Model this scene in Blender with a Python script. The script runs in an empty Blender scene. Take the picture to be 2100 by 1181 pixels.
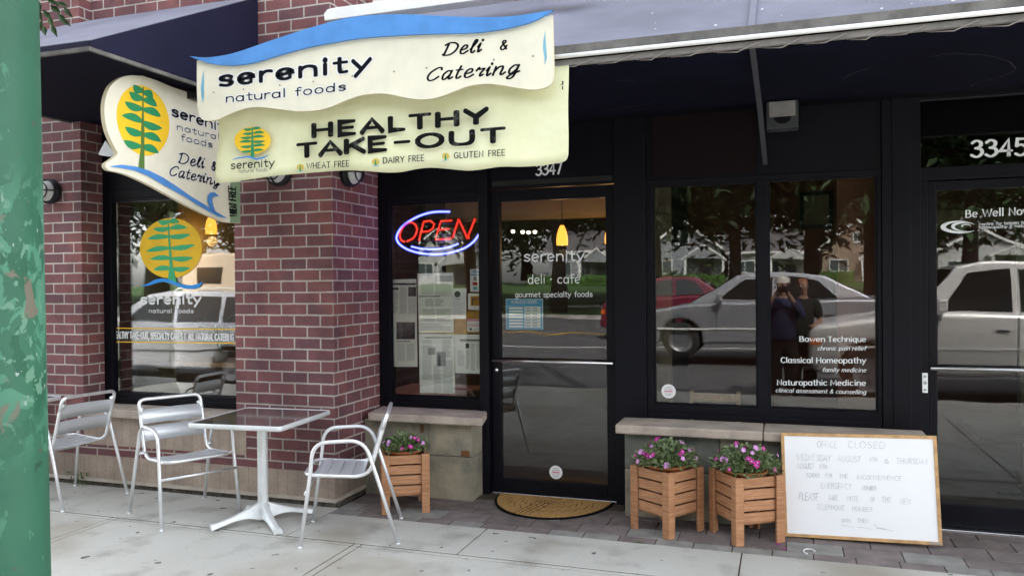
import bpy, bmesh, math, random
from mathutils import Vector, Matrix
R = math.radians
rnd = random.Random(7)
sc = bpy.context.scene
COL = sc.collection

# ------------------------------------------------------------------ camera
F_PX, YAW, PITCH, ROLL, EYE = 1643.66, 0.326639, -0.0065386, -0.00889, 1.65
def cam_axes():
    cy, sy = math.cos(YAW), math.sin(YAW)
    fw, rt, up = Vector((-sy, cy, 0)), Vector((cy, sy, 0)), Vector((0, 0, 1))
    cp, sp = math.cos(PITCH), math.sin(PITCH)
    fw, up = cp*fw + sp*up, cp*up - sp*fw
    cr, sr = math.cos(ROLL), math.sin(ROLL)
    rt, up = cr*rt + sr*up, cr*up - sr*rt
    return rt, up, fw
RT, UP, FW = cam_axes()
CP = Vector((0, 0, EYE))
cd = bpy.data.cameras.new('camera'); cam = bpy.data.objects.new('camera', cd); COL.objects.link(cam)
m = Matrix((RT, UP, -FW)).transposed().to_4x4(); m.translation = CP
cam.matrix_world = m
cd.sensor_width = 36; cd.lens = F_PX/2100*36; cd.clip_start = 0.05; cd.clip_end = 1500
sc.camera = cam

# ------------------------------------------------------------------ sky, sun, exposure
SUN_EL, SUN_AZ = 48, 28         # the sun stands behind the building, so the front lies in open shade
w = bpy.data.worlds.new('World'); sc.world = w; w.use_nodes = True
nt = w.node_tree; bg = nt.nodes['Background']
sky = nt.nodes.new('ShaderNodeTexSky'); sky.sky_type = 'NISHITA'; sky.sun_disc = False
sky.sun_elevation = R(SUN_EL); sky.sun_rotation = R(SUN_AZ)
sky.air_density = 1.0; sky.dust_density = 3.0; sky.ozone_density = 1.0
hs = nt.nodes.new('ShaderNodeHueSaturation'); hs.inputs['Saturation'].default_value = 0.3
nt.links.new(sky.outputs[0], hs.inputs['Color']); nt.links.new(hs.outputs[0], bg.inputs[0])
bg.inputs[1].default_value = 0.15
sl = bpy.data.lights.new('sun', 'SUN'); so = bpy.data.objects.new('sun', sl); COL.objects.link(so)
sl.energy = 2.0; sl.angle = R(2); sl.color = (1, 0.96, 0.9)
az = R(SUN_AZ); el = R(SUN_EL)
sdir = Vector((math.sin(az)*math.cos(el), math.cos(az)*math.cos(el), math.sin(el)))   # towards the sun
so.rotation_euler = sdir.to_track_quat('Z', 'Y').to_euler(); so.location = (0, -10, 20)
sc.view_settings.view_transform = 'Standard'; sc.view_settings.look = 'None'
sc.view_settings.exposure = 2.9; sc.view_settings.gamma = 1; sc.view_settings.use_curve_mapping = False

# ------------------------------------------------------------------ pixel -> plane helpers
def ray(x, y): return RT*((x-1050)/F_PX) - UP*((y-590.5)/F_PX) + FW
def atY(x, y, Y): d = ray(x, y); return CP + d*(Y/d.y)
def atX(x, y, X): d = ray(x, y); return CP + d*(X/d.x)
def atZ(x, y, z=0.0): d = ray(x, y); return CP + d*((z-EYE)/d.z)

# ------------------------------------------------------------------ mesh helper
class MB:
    def __init__(s): s.v, s.f, s.mi, s.sm, s.cuts = [], [], [], [], []
    def face(s, idx, mi=0, smooth=False): s.f.append(tuple(idx)); s.mi.append(mi); s.sm.append(smooth)
    def poly(s, pts, mi=0):
        b = len(s.v); s.v += [Vector(p) for p in pts]; s.face(range(b, b+len(pts)), mi)
    def box(s, x0, x1, y0, y1, z0, z1, mi=0):
        b = len(s.v)
        s.v += [Vector(p) for p in ((x0,y0,z0),(x1,y0,z0),(x1,y1,z0),(x0,y1,z0),(x0,y0,z1),(x1,y0,z1),(x1,y1,z1),(x0,y1,z1))]
        for q in ((0,3,2,1),(4,5,6,7),(0,1,5,4),(1,2,6,5),(2,3,7,6),(3,0,4,7)): s.face([b+i for i in q], mi)
    def obox(s, c, ax, ay, az, mi=0):
        """box from centre and three half axis vectors"""
        b = len(s.v); c = Vector(c); ax, ay, az = Vector(ax), Vector(ay), Vector(az)
        for k in (-1, 1):
            for i, j in ((-1,-1),(1,-1),(1,1),(-1,1)): s.v.append(c + ax*i + ay*j + az*k)
        for q in ((0,3,2,1),(4,5,6,7),(0,1,5,4),(1,2,6,5),(2,3,7,6),(3,0,4,7)): s.face([b+i for i in q], mi)
    def bar(s, p, q, wd, th, up=(0,0,1), mi=0):
        p, q = Vector(p), Vector(q); d = (q-p); a = d.normalized(); sd = a.cross(Vector(up)).normalized(); u = sd.cross(a)
        s.obox((p+q)/2, d/2, sd*wd/2, u*th/2, mi)
    def prism(s, pts, off, mi=0, mside=None):
        """closed outline pts (3D, planar) extruded by vector off"""
        pts = [Vector(p) for p in pts]; off = Vector(off); n = len(pts); b = len(s.v)
        s.v += pts + [p+off for p in pts]
        s.face(range(b, b+n), mi); s.face(range(b+2*n-1, b+n-1, -1), mi)
        for i in range(n):
            j = (i+1) % n; s.face((b+j, b+i, b+n+i, b+n+j), mi if mside is None else mside)
    def tube(s, pts, r, n=10, mi=0, caps=True, closed=False):
        pts = [Vector(p) for p in pts]; k = len(pts)
        rs = r if isinstance(r, (list, tuple)) else [r]*k
        b = len(s.v); up = None
        for i, p in enumerate(pts):
            if closed: d = pts[(i+1) % k] - pts[i-1]
            else: d = pts[min(i+1, k-1)] - pts[max(i-1, 0)]
            d.normalize()
            if up is None: up = Vector((0,0,1)) if abs(d.z) < .9 else Vector((1,0,0))
            sd = d.cross(up)
            if sd.length < 1e-4: sd = d.cross(Vector((0.3,1,0.2)))
            sd.normalize(); up = sd.cross(d).normalized()
            for j in range(n):
                a = 2*math.pi*j/n; s.v.append(p + (sd*math.cos(a) + up*math.sin(a))*rs[i])
        for i in range(k if closed else k-1):
            i2 = (i+1) % k
            for j in range(n):
                j2 = (j+1) % n
                s.face((b+i*n+j, b+i*n+j2, b+i2*n+j2, b+i2*n+j), mi, True)
        if caps and not closed:
            s.face([b+j for j in range(n)][::-1], mi); s.face([b+(k-1)*n+j for j in range(n)], mi)
    def lathe(s, prof, c=(0,0,0), n=24, mi=0, axis=(0,0,1)):
        c = Vector(c); q = Vector(axis).to_track_quat('Z', 'Y'); b = len(s.v); k = len(prof)
        for rr, z in prof:
            for j in range(n):
                a = 2*math.pi*j/n; s.v.append(c + q @ Vector((rr*math.cos(a), rr*math.sin(a), z)))
        for i in range(k-1):
            for j in range(n):
                j2 = (j+1) % n; s.face((b+i*n+j, b+i*n+j2, b+(i+1)*n+j2, b+(i+1)*n+j), mi, True)
    def disc(s, c, ux, uy, r, n=24, mi=0):
        c, ux, uy = Vector(c), Vector(ux), Vector(uy)
        s.poly([c + ux*(r*math.cos(2*math.pi*i/n)) + uy*(r*math.sin(2*math.pi*i/n)) for i in range(n)], mi)
    def ribbon(s, pts, wid, nrm, mi=0, caps=True, contrast=1.0, vert=None):
        """flat stroke of width wid along pts in the plane with normal nrm; contrast thins strokes that run across vert"""
        pts = [Vector(p) for p in pts]; k = len(pts); nrm = Vector(nrm).normalized()
        closed = (pts[0]-pts[-1]).length < 1e-6 and k > 3
        if closed: pts = pts[:-1]; k -= 1
        b = len(s.v)
        hw0 = wid/2; dirs, hs = [], []
        for i in range(k):
            if closed: d1 = (pts[i]-pts[i-1]); d2 = (pts[(i+1) % k]-pts[i])
            else:
                d1 = pts[i]-pts[i-1] if i else pts[1]-pts[0]; d2 = pts[i+1]-pts[i] if i < k-1 else pts[i]-pts[i-1]
            d1.normalize(); d2.normalize(); d = (d1+d2)
            if d.length < 1e-3: d = d1.copy()
            d.normalize(); dirs.append(d)
            nn = nrm.cross(d); cs = max(0.55, d.dot(d1))
            h = hw0
            if contrast < 1 and vert is not None: h *= contrast + (1-contrast)*abs(d.dot(vert))
            hs.append(h)
            s.v += [pts[i] + nn*(h/cs), pts[i] - nn*(h/cs)]
        for i in range(k if closed else k-1):
            j = (i+1) % k; s.face((b+2*i+1, b+2*j+1, b+2*j, b+2*i), mi)
        if caps and not closed:
            for i, sg in ((0,-1),(k-1,1)):
                d = dirs[i]*sg; nn = nrm.cross(d); c = len(s.v); m_ = 6; ext = hw0
                if contrast < 1 and vert is not None: ext *= contrast + (1-contrast)*(1-abs(d.dot(vert)))
                s.v += [pts[i] + nn*math.cos(math.pi*t/m_)*hs[i] + d*math.sin(math.pi*t/m_)*min(ext, hs[i]) for t in range(m_+1)]
                s.face(range(c+m_, c-1, -1), mi)

SPLIT = {'headlight','indicator','tail_light','bumper','mirror','side_trim','roof_rail','arm','bracket','leg','screw','seam','eye','ear','stretcher_pair','trim','hours_line'}
def pieces(mb):
    """the connected pieces of a mesh, or the stretches between its cuts"""
    if mb.cuts: lab = []; k = -1; cs = sorted(set(mb.cuts)); lab = [sum(1 for q in cs if q <= i) for i in range(len(mb.f))]
    else:
        par = list(range(len(mb.v)))
        def find(x):
            while par[x] != x: par[x] = par[par[x]]; x = par[x]
            return x
        for f in mb.f:
            for v in f[1:]: par[find(v)] = find(f[0])
        lab = [find(f[0]) for f in mb.f]
    out = []
    for g in sorted(set(lab)):
        n = MB(); remap = {}
        for i, f in enumerate(mb.f):
            if lab[i] == g:
                for v in f:
                    if v not in remap: remap[v] = len(n.v); n.v.append(mb.v[v])
                n.f.append(tuple(remap[v] for v in f)); n.mi.append(mb.mi[i]); n.sm.append(mb.sm[i])
        out.append(n)
    return out
def new_obj(name, mb, mats, parent=None, bevel=0, smooth=None, subsurf=0, world=True):
    if mb.cuts or (name in SPLIT and parent is not None):
        ps = pieces(mb)
        if len(ps) > 1:
            return [new_obj(name, p, mats, parent, bevel, smooth, subsurf, world) for p in ps][0]
        mb = ps[0]
    me = bpy.data.meshes.new(name)
    off = Vector((0,0,0))
    if parent is not None and world:
        p = parent
        while p: off += p.location; p = p.parent
    me.from_pydata([tuple(v-off) for v in mb.v], [], mb.f)
    if not isinstance(mats, (list, tuple)): mats = [mats]
    for mt in mats: me.materials.append(mt)
    me.polygons.foreach_set('material_index', mb.mi)
    me.polygons.foreach_set('use_smooth', [bool(x) for x in mb.sm])
    me.update()
    o = bpy.data.objects.new(name, me); COL.objects.link(o)
    if parent is not None: o.parent = parent
    if bevel:
        bv = o.modifiers.new('bevel', 'BEVEL'); bv.width = bevel; bv.segments = 2; bv.limit_method = 'ANGLE'; bv.angle_limit = R(40)
    if subsurf:
        ss = o.modifiers.new('sub', 'SUBSURF'); ss.levels = subsurf; ss.render_levels = subsurf
    return o
def tag(o, label=None, cat=None, group=None, kind=None):
    if label: o['label'] = label
    if cat: o['category'] = cat
    if group: o['group'] = group
    if kind: o['kind'] = kind
    return o
def thing(name, label, cat, loc=(0,0,0), rotz=0, group=None):
    o = bpy.data.objects.new(name, None); COL.objects.link(o); o.location = loc; o.rotation_euler = (0,0,rotz)
    o.empty_display_size = .1
    return tag(o, label, cat, group)
def solo(name, mb, mats, label, cat, group=None, **k):
    """a thing that is one mesh: its origin at the base of its box"""
    lo = [min(v[i] for v in mb.v) for i in range(3)]; hi = [max(v[i] for v in mb.v) for i in range(3)]
    c = Vector(((lo[0]+hi[0])/2, (lo[1]+hi[1])/2, lo[2]))
    mb.v = [v-c for v in mb.v]; o = new_obj(name, mb, mats, **k); o.location = c
    return tag(o, label, cat, group)
def copy_tree(o, parent=None):
    c = o.copy(); COL.objects.link(c)
    if parent is not None: c.parent = parent
    for ch in [x for x in o.children]: copy_tree(ch, c)
    return c

# ------------------------------------------------------------------ materials
def mat(name, col, rough=.6, metal=0, spec=.25, noise=0, nscale=8, bump=0, bscale=40, detail=6, col2=None, coat=0, emit=None, estr=0, stretch=None, lo=.35, hi=.65):
    m = bpy.data.materials.new(name); m.use_nodes = True; nt = m.node_tree; N, L = nt.nodes, nt.links
    b = N['Principled BSDF']; b.inputs['Base Color'].default_value = (*col, 1); b.inputs['Roughness'].default_value = rough
    b.inputs['Metallic'].default_value = metal; b.inputs['Specular IOR Level'].default_value = spec; b.inputs['Coat Weight'].default_value = coat
    if emit: b.inputs['Emission Color'].default_value = (*emit, 1); b.inputs['Emission Strength'].default_value = estr
    tc = None
    def coord():
        nonlocal tc
        if tc is None:
            t = N.new('ShaderNodeTexCoord'); tc = t.outputs['Object']
            if stretch:
                mp = N.new('ShaderNodeMapping'); mp.inputs['Scale'].default_value = stretch; L.new(tc, mp.inputs[0]); tc = mp.outputs[0]
        return tc
    if noise or col2:
        n = N.new('ShaderNodeTexNoise'); n.inputs['Scale'].default_value = nscale; n.inputs['Detail'].default_value = detail; n.inputs['Roughness'].default_value = .6
        L.new(coord(), n.inputs['Vector'])
        cr = N.new('ShaderNodeValToRGB'); cr.color_ramp.elements[0].position = lo; cr.color_ramp.elements[1].position = hi
        c2 = col2 or tuple(min(1, c*(1+noise)) for c in col); c1 = col if col2 else tuple(c*(1-noise) for c in col)
        cr.color_ramp.elements[0].color = (*c1, 1); cr.color_ramp.elements[1].color = (*c2, 1)
        L.new(n.outputs[0], cr.inputs[0]); L.new(cr.outputs[0], b.inputs['Base Color'])
    if bump:
        n2 = N.new('ShaderNodeTexNoise'); n2.inputs['Scale'].default_value = bscale; n2.inputs['Detail'].default_value = 5
        L.new(coord(), n2.inputs['Vector'])
        bp = N.new('ShaderNodeBump'); bp.inputs['Strength'].default_value = bump; bp.inputs['Distance'].default_value = .01
        L.new(n2.outputs[0], bp.inputs['Height']); L.new(bp.outputs[0], b.inputs['Normal'])
    return m
def node_mix(N, L, a, b, fac, mode='MIX'):
    n = N.new('ShaderNodeMix'); n.data_type = 'RGBA'; n.blend_type = mode
    for i, v in ((0, fac), (6, a), (7, b)):
        if hasattr(v, 'links'): L.new(v, n.inputs[i])
        elif isinstance(v, (int, float)): n.inputs[i].default_value = v
        else: n.inputs[i].default_value = (*v, 1)
    return n.outputs[2]
def wall_uv(N, L):
    """(along the wall, up) in metres for walls facing x or y"""
    t = N.new('ShaderNodeTexCoord'); g = N.new('ShaderNodeNewGeometry')
    s1 = N.new('ShaderNodeSeparateXYZ'); L.new(t.outputs['Object'], s1.inputs[0])
    s2 = N.new('ShaderNodeSeparateXYZ'); L.new(g.outputs['Normal'], s2.inputs[0])
    ab = N.new('ShaderNodeMath'); ab.operation = 'ABSOLUTE'; L.new(s2.outputs[0], ab.inputs[0])
    gt = N.new('ShaderNodeMath'); gt.operation = 'GREATER_THAN'; gt.inputs[1].default_value = .6; L.new(ab.outputs[0], gt.inputs[0])
    mx = N.new('ShaderNodeMix'); mx.data_type = 'FLOAT'; L.new(gt.outputs[0], mx.inputs[0]); L.new(s1.outputs[0], mx.inputs[2]); L.new(s1.outputs[1], mx.inputs[3])
    cb = N.new('ShaderNodeCombineXYZ'); L.new(mx.outputs[0], cb.inputs[0]); L.new(s1.outputs[2], cb.inputs[1])
    return cb.outputs[0], t.outputs['Object']
def brick_mat(name, c1, c2, c3, mortar, bw, rh, ms, offs=(0,0), freq=2, bumpk=.5, rough=.8):
    m = bpy.data.materials.new(name); m.use_nodes = True; nt = m.node_tree; N, L = nt.nodes, nt.links; b = N['Principled BSDF']
    uv, ob = wall_uv(N, L)
    mp = N.new('ShaderNodeMapping'); mp.inputs['Location'].default_value = (*offs, 0); L.new(uv, mp.inputs[0])
    wn = N.new('ShaderNodeTexNoise'); wn.inputs['Scale'].default_value = 9; L.new(ob, wn.inputs[0])       # slightly uneven courses
    wv = N.new('ShaderNodeVectorMath'); wv.operation = 'MULTIPLY_ADD'; wv.inputs[1].default_value = (.006, .006, 0); L.new(wn.outputs[1], wv.inputs[0]); L.new(mp.outputs[0], wv.inputs[2])
    br = N.new('ShaderNodeTexBrick'); L.new(wv.outputs[0], br.inputs[0])
    br.offset = .5; br.offset_frequency = freq
    br.inputs['Color1'].default_value = (*c1, 1); br.inputs['Color2'].default_value = (*c2, 1); br.inputs['Mortar'].default_value = (*mortar, 1)
    br.inputs['Scale'].default_value = 1; br.inputs['Mortar Size'].default_value = ms; br.inputs['Mortar Smooth'].default_value = .35
    br.inputs['Brick Width'].default_value = bw; br.inputs['Row Height'].default_value = rh; br.inputs['Bias'].default_value = -.1
    n = N.new('ShaderNodeTexNoise'); n.inputs['Scale'].default_value = 3.1; n.inputs['Detail'].default_value = 8; L.new(ob, n.inputs[0])
    cr = N.new('ShaderNodeValToRGB'); cr.color_ramp.elements[0].position = .5; cr.color_ramp.elements[1].position = .72
    L.new(n.outputs[0], cr.inputs[0])
    c_ = node_mix(N, L, br.outputs['Color'], c3, cr.outputs[0])
    inv = N.new('ShaderNodeMath'); inv.operation = 'MULTIPLY'; inv.inputs[1].default_value = 1; L.new(br.outputs['Fac'], inv.inputs[0])
    c2_ = node_mix(N, L, c_, br.outputs['Color'], inv.outputs[0])
    n3 = N.new('ShaderNodeTexNoise'); n3.inputs['Scale'].default_value = 60; n3.inputs['Detail'].default_value = 4; L.new(ob, n3.inputs[0])
    c4 = node_mix(N, L, c2_, n3.outputs[0], .22, 'OVERLAY')
    n5 = N.new('ShaderNodeTexNoise'); n5.inputs['Scale'].default_value = 1.7; n5.inputs['Detail'].default_value = 9; n5.inputs['Roughness'].default_value = .65; L.new(ob, n5.inputs[0])
    cr5 = N.new('ShaderNodeValToRGB'); cr5.color_ramp.elements[0].position = .40; cr5.color_ramp.elements[1].position = .66; cr5.color_ramp.elements[0].color = (.62,.60,.60,1); cr5.color_ramp.elements[1].color = (1.12,1.10,1.08,1); L.new(n5.outputs[0], cr5.inputs[0])
    c4 = node_mix(N, L, c4, cr5.outputs[0], 1.0, 'MULTIPLY')
    L.new(c4, b.inputs['Base Color']); b.inputs['Roughness'].default_value = rough; b.inputs['Specular IOR Level'].default_value = .35
    h = N.new('ShaderNodeMath'); h.operation = 'SUBTRACT'; h.inputs[0].default_value = 1; L.new(br.outputs['Fac'], h.inputs[1])
    h2 = N.new('ShaderNodeMath'); h2.operation = 'MULTIPLY_ADD'; h2.inputs[1].default_value = .15; L.new(n3.outputs[0], h2.inputs[0]); L.new(h.outputs[0], h2.inputs[2])
    bp = N.new('ShaderNodeBump'); bp.inputs['Strength'].default_value = bumpk; bp.inputs['Distance'].default_value = .008; L.new(h2.outputs[0], bp.inputs['Height']); L.new(bp.outputs[0], b.inputs['Normal'])
    return m
def glass_mat(name, tint=(.8,.82,.8), base=.05, k=1.0):
    m = bpy.data.materials.new(name); m.use_nodes = True; nt = m.node_tree; N, L = nt.nodes, nt.links
    N.remove(N['Principled BSDF']); out = N['Material Output']
    tr = N.new('ShaderNodeBsdfTransparent'); tr.inputs[0].default_value = (*tint, 1)
    gl = N.new('ShaderNodeBsdfGlossy'); gl.inputs['Roughness'].default_value = 0.011; gl.inputs[0].default_value = (1,1,1,1)
    tc = N.new('ShaderNodeTexCoord'); nn = N.new('ShaderNodeTexNoise'); nn.inputs['Scale'].default_value = 2.2; nn.inputs['Detail'].default_value = 1; L.new(tc.outputs['Object'], nn.inputs[0])
    bp = N.new('ShaderNodeBump'); bp.inputs['Strength'].default_value = .07; bp.inputs['Distance'].default_value = .012; L.new(nn.outputs[0], bp.inputs['Height']); L.new(bp.outputs[0], gl.inputs['Normal'])
    fr = N.new('ShaderNodeFresnel'); fr.inputs[0].default_value = 1.5
    ma = N.new('ShaderNodeMath'); ma.operation = 'MULTIPLY_ADD'; ma.inputs[1].default_value = k; ma.inputs[2].default_value = base; ma.use_clamp = True
    L.new(fr.outputs[0], ma.inputs[0])
    mx = N.new('ShaderNodeMixShader'); L.new(ma.outputs[0], mx.inputs[0]); L.new(tr.outputs[0], mx.inputs[1]); L.new(gl.outputs[0], mx.inputs[2]); L.new(mx.outputs[0], out.inputs[0])
    return m
M = {}
M['brick'] = brick_mat('brick', (.225,.09,.092), (.145,.072,.084), (.285,.104,.09), (.50,.455,.41), .226, 0.0855, .0072, (.075,.030))
M['tan_block'] = brick_mat('tan_block', (.44,.36,.29), (.40,.32,.26), (.46,.38,.31), (.30,.25,.20), .088, 2.0, .003, (0,.4), bumpk=.3)
M['lip'] = mat('lip', (.50,.44,.37), .8, noise=.15, bump=.2)
M['sill_stone'] = mat('sill_stone', (.42,.35,.29), .75, noise=.22, nscale=5, bump=.15, bscale=70)
M['slate'] = mat('slate', (.17,.165,.13), .6, col2=(.36,.31,.22), nscale=4.5, bump=.4, bscale=22, detail=9)
M['slate_dark'] = mat('slate_dark', (.10,.105,.09), .6, col2=(.19,.19,.15), nscale=5, bump=.4, bscale=22, detail=9)
M['slate_pale'] = mat('slate_pale', (.36,.34,.29), .7, col2=(.46,.43,.38), nscale=5, bump=.3, bscale=22)
M['rust'] = mat('rust', (.16,.07,.03), .8, noise=.3)
M['joint'] = mat('joint', (.15,.13,.11), .95, noise=.4, nscale=25, bump=.6)
M['frame'] = mat('frame', (.0045,.0045,.0075), .42, spec=.16, noise=.2, nscale=3)
M['frame_worn'] = mat('frame_worn', (.016,.016,.015), .5, noise=.3, nscale=6)
M['steel'] = mat('steel', (.66,.66,.66), .28, metal=1, noise=.08, bump=.05)
M['alu'] = mat('alu', (.86,.87,.88), .32, metal=.72, spec=.5, noise=.05, nscale=20)
M['alu_matte'] = mat('alu_matte', (.66,.68,.70), .42, metal=.5, noise=.06, stretch=(2,60,2), nscale=10)
M['alu_cast'] = mat('alu_cast', (.74,.76,.75), .5, metal=.35, noise=.08, bump=.1)
M['table_top'] = mat('table_top', (.62,.60,.60), .1, metal=.92, noise=.05, nscale=4)
M['cream'] = mat('cream', (.80,.76,.61), .55, noise=.05, nscale=5)
M['cream_edge'] = mat('cream_edge', (.62,.55,.38), .6)
M['banner'] = mat('banner', (.74,.74,.45), .5, col2=(.82,.82,.56), nscale=3, bump=1.0, bscale=5)
M['banner_green'] = mat('banner_green', (.25,.36,.22), .55, noise=.08)
M['sign_blue'] = mat('sign_blue', (.09,.27,.62), .45, noise=.1, nscale=6)
M['sign_teal'] = mat('sign_teal', (.20,.45,.58), .5, noise=.1)
M['vinyl_blue'] = mat('vinyl_blue', (.04,.32,.85), .5)
M['sun_yellow'] = mat('sun_yellow', (.92,.57,.03), .5, noise=.05)
M['leaf_green'] = mat('leaf_green', (.03,.27,.11), .5)
M['leaf_green_pale'] = mat('leaf_green_pale', (.06,.46,.20), .5)
M['trunk_green'] = mat('trunk_green', (.10,.20,.05), .5)
M['ink'] = mat('ink', (.004,.004,.009), .6, spec=.1)
M['ink_worn'] = mat('ink_worn', (.005,.005,.005), .6, spec=.1, col2=(.13,.135,.12), nscale=16, lo=.56, hi=.78)
M['white'] = mat('white', (.82,.82,.80), .5)
M['vinyl_white'] = mat('vinyl_white', (.86,.86,.84), .6)
M['vinyl_grey'] = mat('vinyl_grey', (.84,.85,.86), .6)
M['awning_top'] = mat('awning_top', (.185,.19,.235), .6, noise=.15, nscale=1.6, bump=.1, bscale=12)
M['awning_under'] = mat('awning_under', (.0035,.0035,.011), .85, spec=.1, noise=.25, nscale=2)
M['rail_white'] = mat('rail_white', (.88,.88,.86), .35, spec=.5)
M['fascia'] = mat('fascia', (.85,.84,.80), .6, noise=.04)
M['awning_hem'] = mat('awning_hem', (.14,.135,.125), .8, noise=.3, nscale=9)
M['awning_edge'] = mat('awning_edge', (.22,.21,.20), .7, noise=.2)
M['cord'] = mat('cord', (.30,.27,.25), .9)
M['wood'] = mat('wood', (.33,.15,.072), .6, col2=(.47,.245,.125), nscale=3, stretch=(3,3,28), bump=.15, bscale=30)
M['wood_slat'] = mat('wood_slat', (.33,.15,.072), .6, col2=(.50,.262,.135), nscale=3, stretch=(3,3,40), bump=.15, bscale=30)
M['oak'] = mat('oak', (.55,.33,.15), .5, noise=.2, nscale=3, stretch=(8,8,8))
M['terracotta'] = mat('terracotta', (.40,.13,.05), .7, noise=.12)
M['soil'] = mat('soil', (.05,.035,.02), .95, noise=.4, nscale=40)
M['board_white'] = mat('board_white', (.90,.90,.90), .35, spec=.5)
M['marker'] = mat('marker', (.44,.45,.49), .6, col2=(.80,.80,.82), nscale=14, lo=.35, hi=.7)
M['mat_coir'] = mat('mat_coir', (.42,.24,.08), .95, noise=.35, nscale=60, bump=.6, bscale=220)
M['rubber'] = mat('rubber', (.006,.006,.007), .8, spec=.1)
M['black_metal'] = mat('black_metal', (.015,.015,.018), .4, noise=.2)
M['frosted'] = mat('frosted', (.55,.56,.54), .35)
M['paper'] = mat('paper', (.84,.85,.80), .8, noise=.05, nscale=7)
M['paper_white'] = mat('paper_white', (.80,.79,.82), .5, noise=.04)
M['print_grey'] = mat('print_grey', (.36,.37,.36), .8)
M['print_dark'] = mat('print_dark', (.03,.03,.035), .8, col2=(.26,.26,.26), nscale=7, lo=.4, hi=.75)
M['amber'] = mat('amber', (.50,.26,.03), .5, noise=.3, nscale=9)
M['pink'] = mat('pink', (.70,.30,.42), .6)
M['hours_blue'] = mat('hours_blue', (.10,.38,.62), .5)
M['green_paint'] = None
M['leaf'] = mat('leaf', (.055,.12,.025), .55, noise=.5, nscale=2.5)
M['leaf_flower'] = mat('leaf_flower', (.07,.12,.03), .5, col2=(.28,.34,.18), nscale=24, lo=.4, hi=.6)
M['leaf_twig'] = mat('leaf_twig', (.022,.05,.014), .5, noise=.4, nscale=20)
M['petal_pink'] = mat('petal_pink', (.60,.27,.56), .6, noise=.25, nscale=40)
M['petal_magenta'] = mat('petal_magenta', (.44,.03,.24), .6, noise=.25, nscale=40)
M['petal_white'] = mat('petal_white', (.75,.68,.75), .6)
M['leaf_dark'] = mat('leaf_dark', (.022,.045,.014), .6, noise=.5, nscale=.8)
M['arm_metal'] = mat('arm_metal', (.05,.05,.06), .6)
M['bark'] = mat('bark', (.035,.028,.023), .9, noise=.4, nscale=6, stretch=(4,4,1), bump=.8, bscale=14)
M['asphalt'] = mat('asphalt', (.085,.085,.088), .85, noise=.18, nscale=3, bump=.2, bscale=120)
M['line_white'] = mat('line_white', (.72,.72,.70), .7, noise=.1)
M['line_yellow'] = mat('line_yellow', (.60,.38,.06), .7, noise=.1)
M['grass'] = mat('grass', (.045,.088,.024), .9, noise=.35, nscale=1.2, bump=.6, bscale=60)
M['earth'] = mat('earth', (.10,.09,.07), .95, noise=.3, nscale=.5)
M['tyre'] = mat('tyre', (.02,.02,.021), .8)
M['car_silver'] = mat('car_silver', (.34,.35,.375), .28, metal=.55, coat=.5)
M['car_grey'] = mat('car_grey', (.62,.61,.60), .28, metal=.35, coat=.5)
M['car_red'] = mat('car_red', (.13,.014,.03), .3, coat=.6)
M['car_dark'] = mat('car_dark', (.03,.035,.045), .3, coat=.6)
M['car_pale'] = mat('car_pale', (.58,.58,.60), .3, metal=.3, coat=.5)
M['beige'] = mat('beige', (.50,.40,.30), .5)
M['car_glass'] = mat('car_glass', (.012,.014,.014), .06, spec=.6)
M['rim'] = mat('rim', (.22,.22,.23), .4, metal=.6)
M['lamp_clear'] = mat('lamp_clear', (.7,.7,.68), .15)
M['lamp_orange'] = mat('lamp_orange', (.6,.13,.02), .25)
M['lamp_red'] = mat('lamp_red', (.4,.01,.01), .25)
M['siding_grey'] = mat('siding_grey', (.22,.235,.245), .8, noise=.1)
M['siding_white'] = mat('siding_white', (.38,.38,.37), .8, noise=.08)
M['siding_tan'] = mat('siding_tan', (.22,.17,.125), .8, noise=.1)
M['trim_white'] = mat('trim_white', (.60,.60,.58), .6)
M['roof_shingle'] = mat('roof_shingle', (.11,.105,.11), .9, noise=.25, nscale=4, bump=.3)
M['house_glass'] = mat('house_glass', (.05,.07,.07), .1)
M['skin'] = mat('skin', (.24,.135,.095), .6, noise=.06)
M['hair'] = mat('hair', (.05,.03,.02), .7)
M['hair_red'] = mat('hair_red', (.22,.08,.04), .7)
M['shirt_blue'] = mat('shirt_blue', (.010,.014,.042), .8, noise=.2)
M['trousers'] = mat('trousers', (.012,.012,.014), .85)
M['vest'] = mat('vest', (.008,.011,.010), .85, noise=.2)
M['cap_cloth'] = mat('cap_cloth', (.45,.42,.38), .8)
M['deli_wall'] = mat('deli_wall', (.07,.06,.035), .8, noise=.15, nscale=2)
M['deli_tan'] = mat('deli_tan', (.36,.28,.12), .8, noise=.1, nscale=2)
M['dark_room'] = mat('dark_room', (.03,.028,.025), .9)
M['room_floor'] = mat('room_floor', (.07,.055,.04), .6, noise=.2)
M['clinic_wall'] = mat('clinic_wall', (.10,.036,.02), .8, noise=.12, nscale=2)
M['clinic_tan'] = mat('clinic_tan', (.11,.09,.055), .8)
M['maroon'] = mat('maroon', (.007,.003,.004), .6, spec=.12)
M['pot_white'] = mat('pot_white', (.55,.55,.52), .5)
M['houseplant'] = mat('houseplant', (.07,.14,.03), .5, noise=.4, nscale=12)
M['glass'] = glass_mat('glass', (.955,.96,.94), .012, .88)
M['glass_dark'] = glass_mat('glass_dark', (.42,.38,.38), .02, 1.0)
def emis(name, col, st): return mat(name, (0,0,0), .5, emit=col, estr=st)
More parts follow.
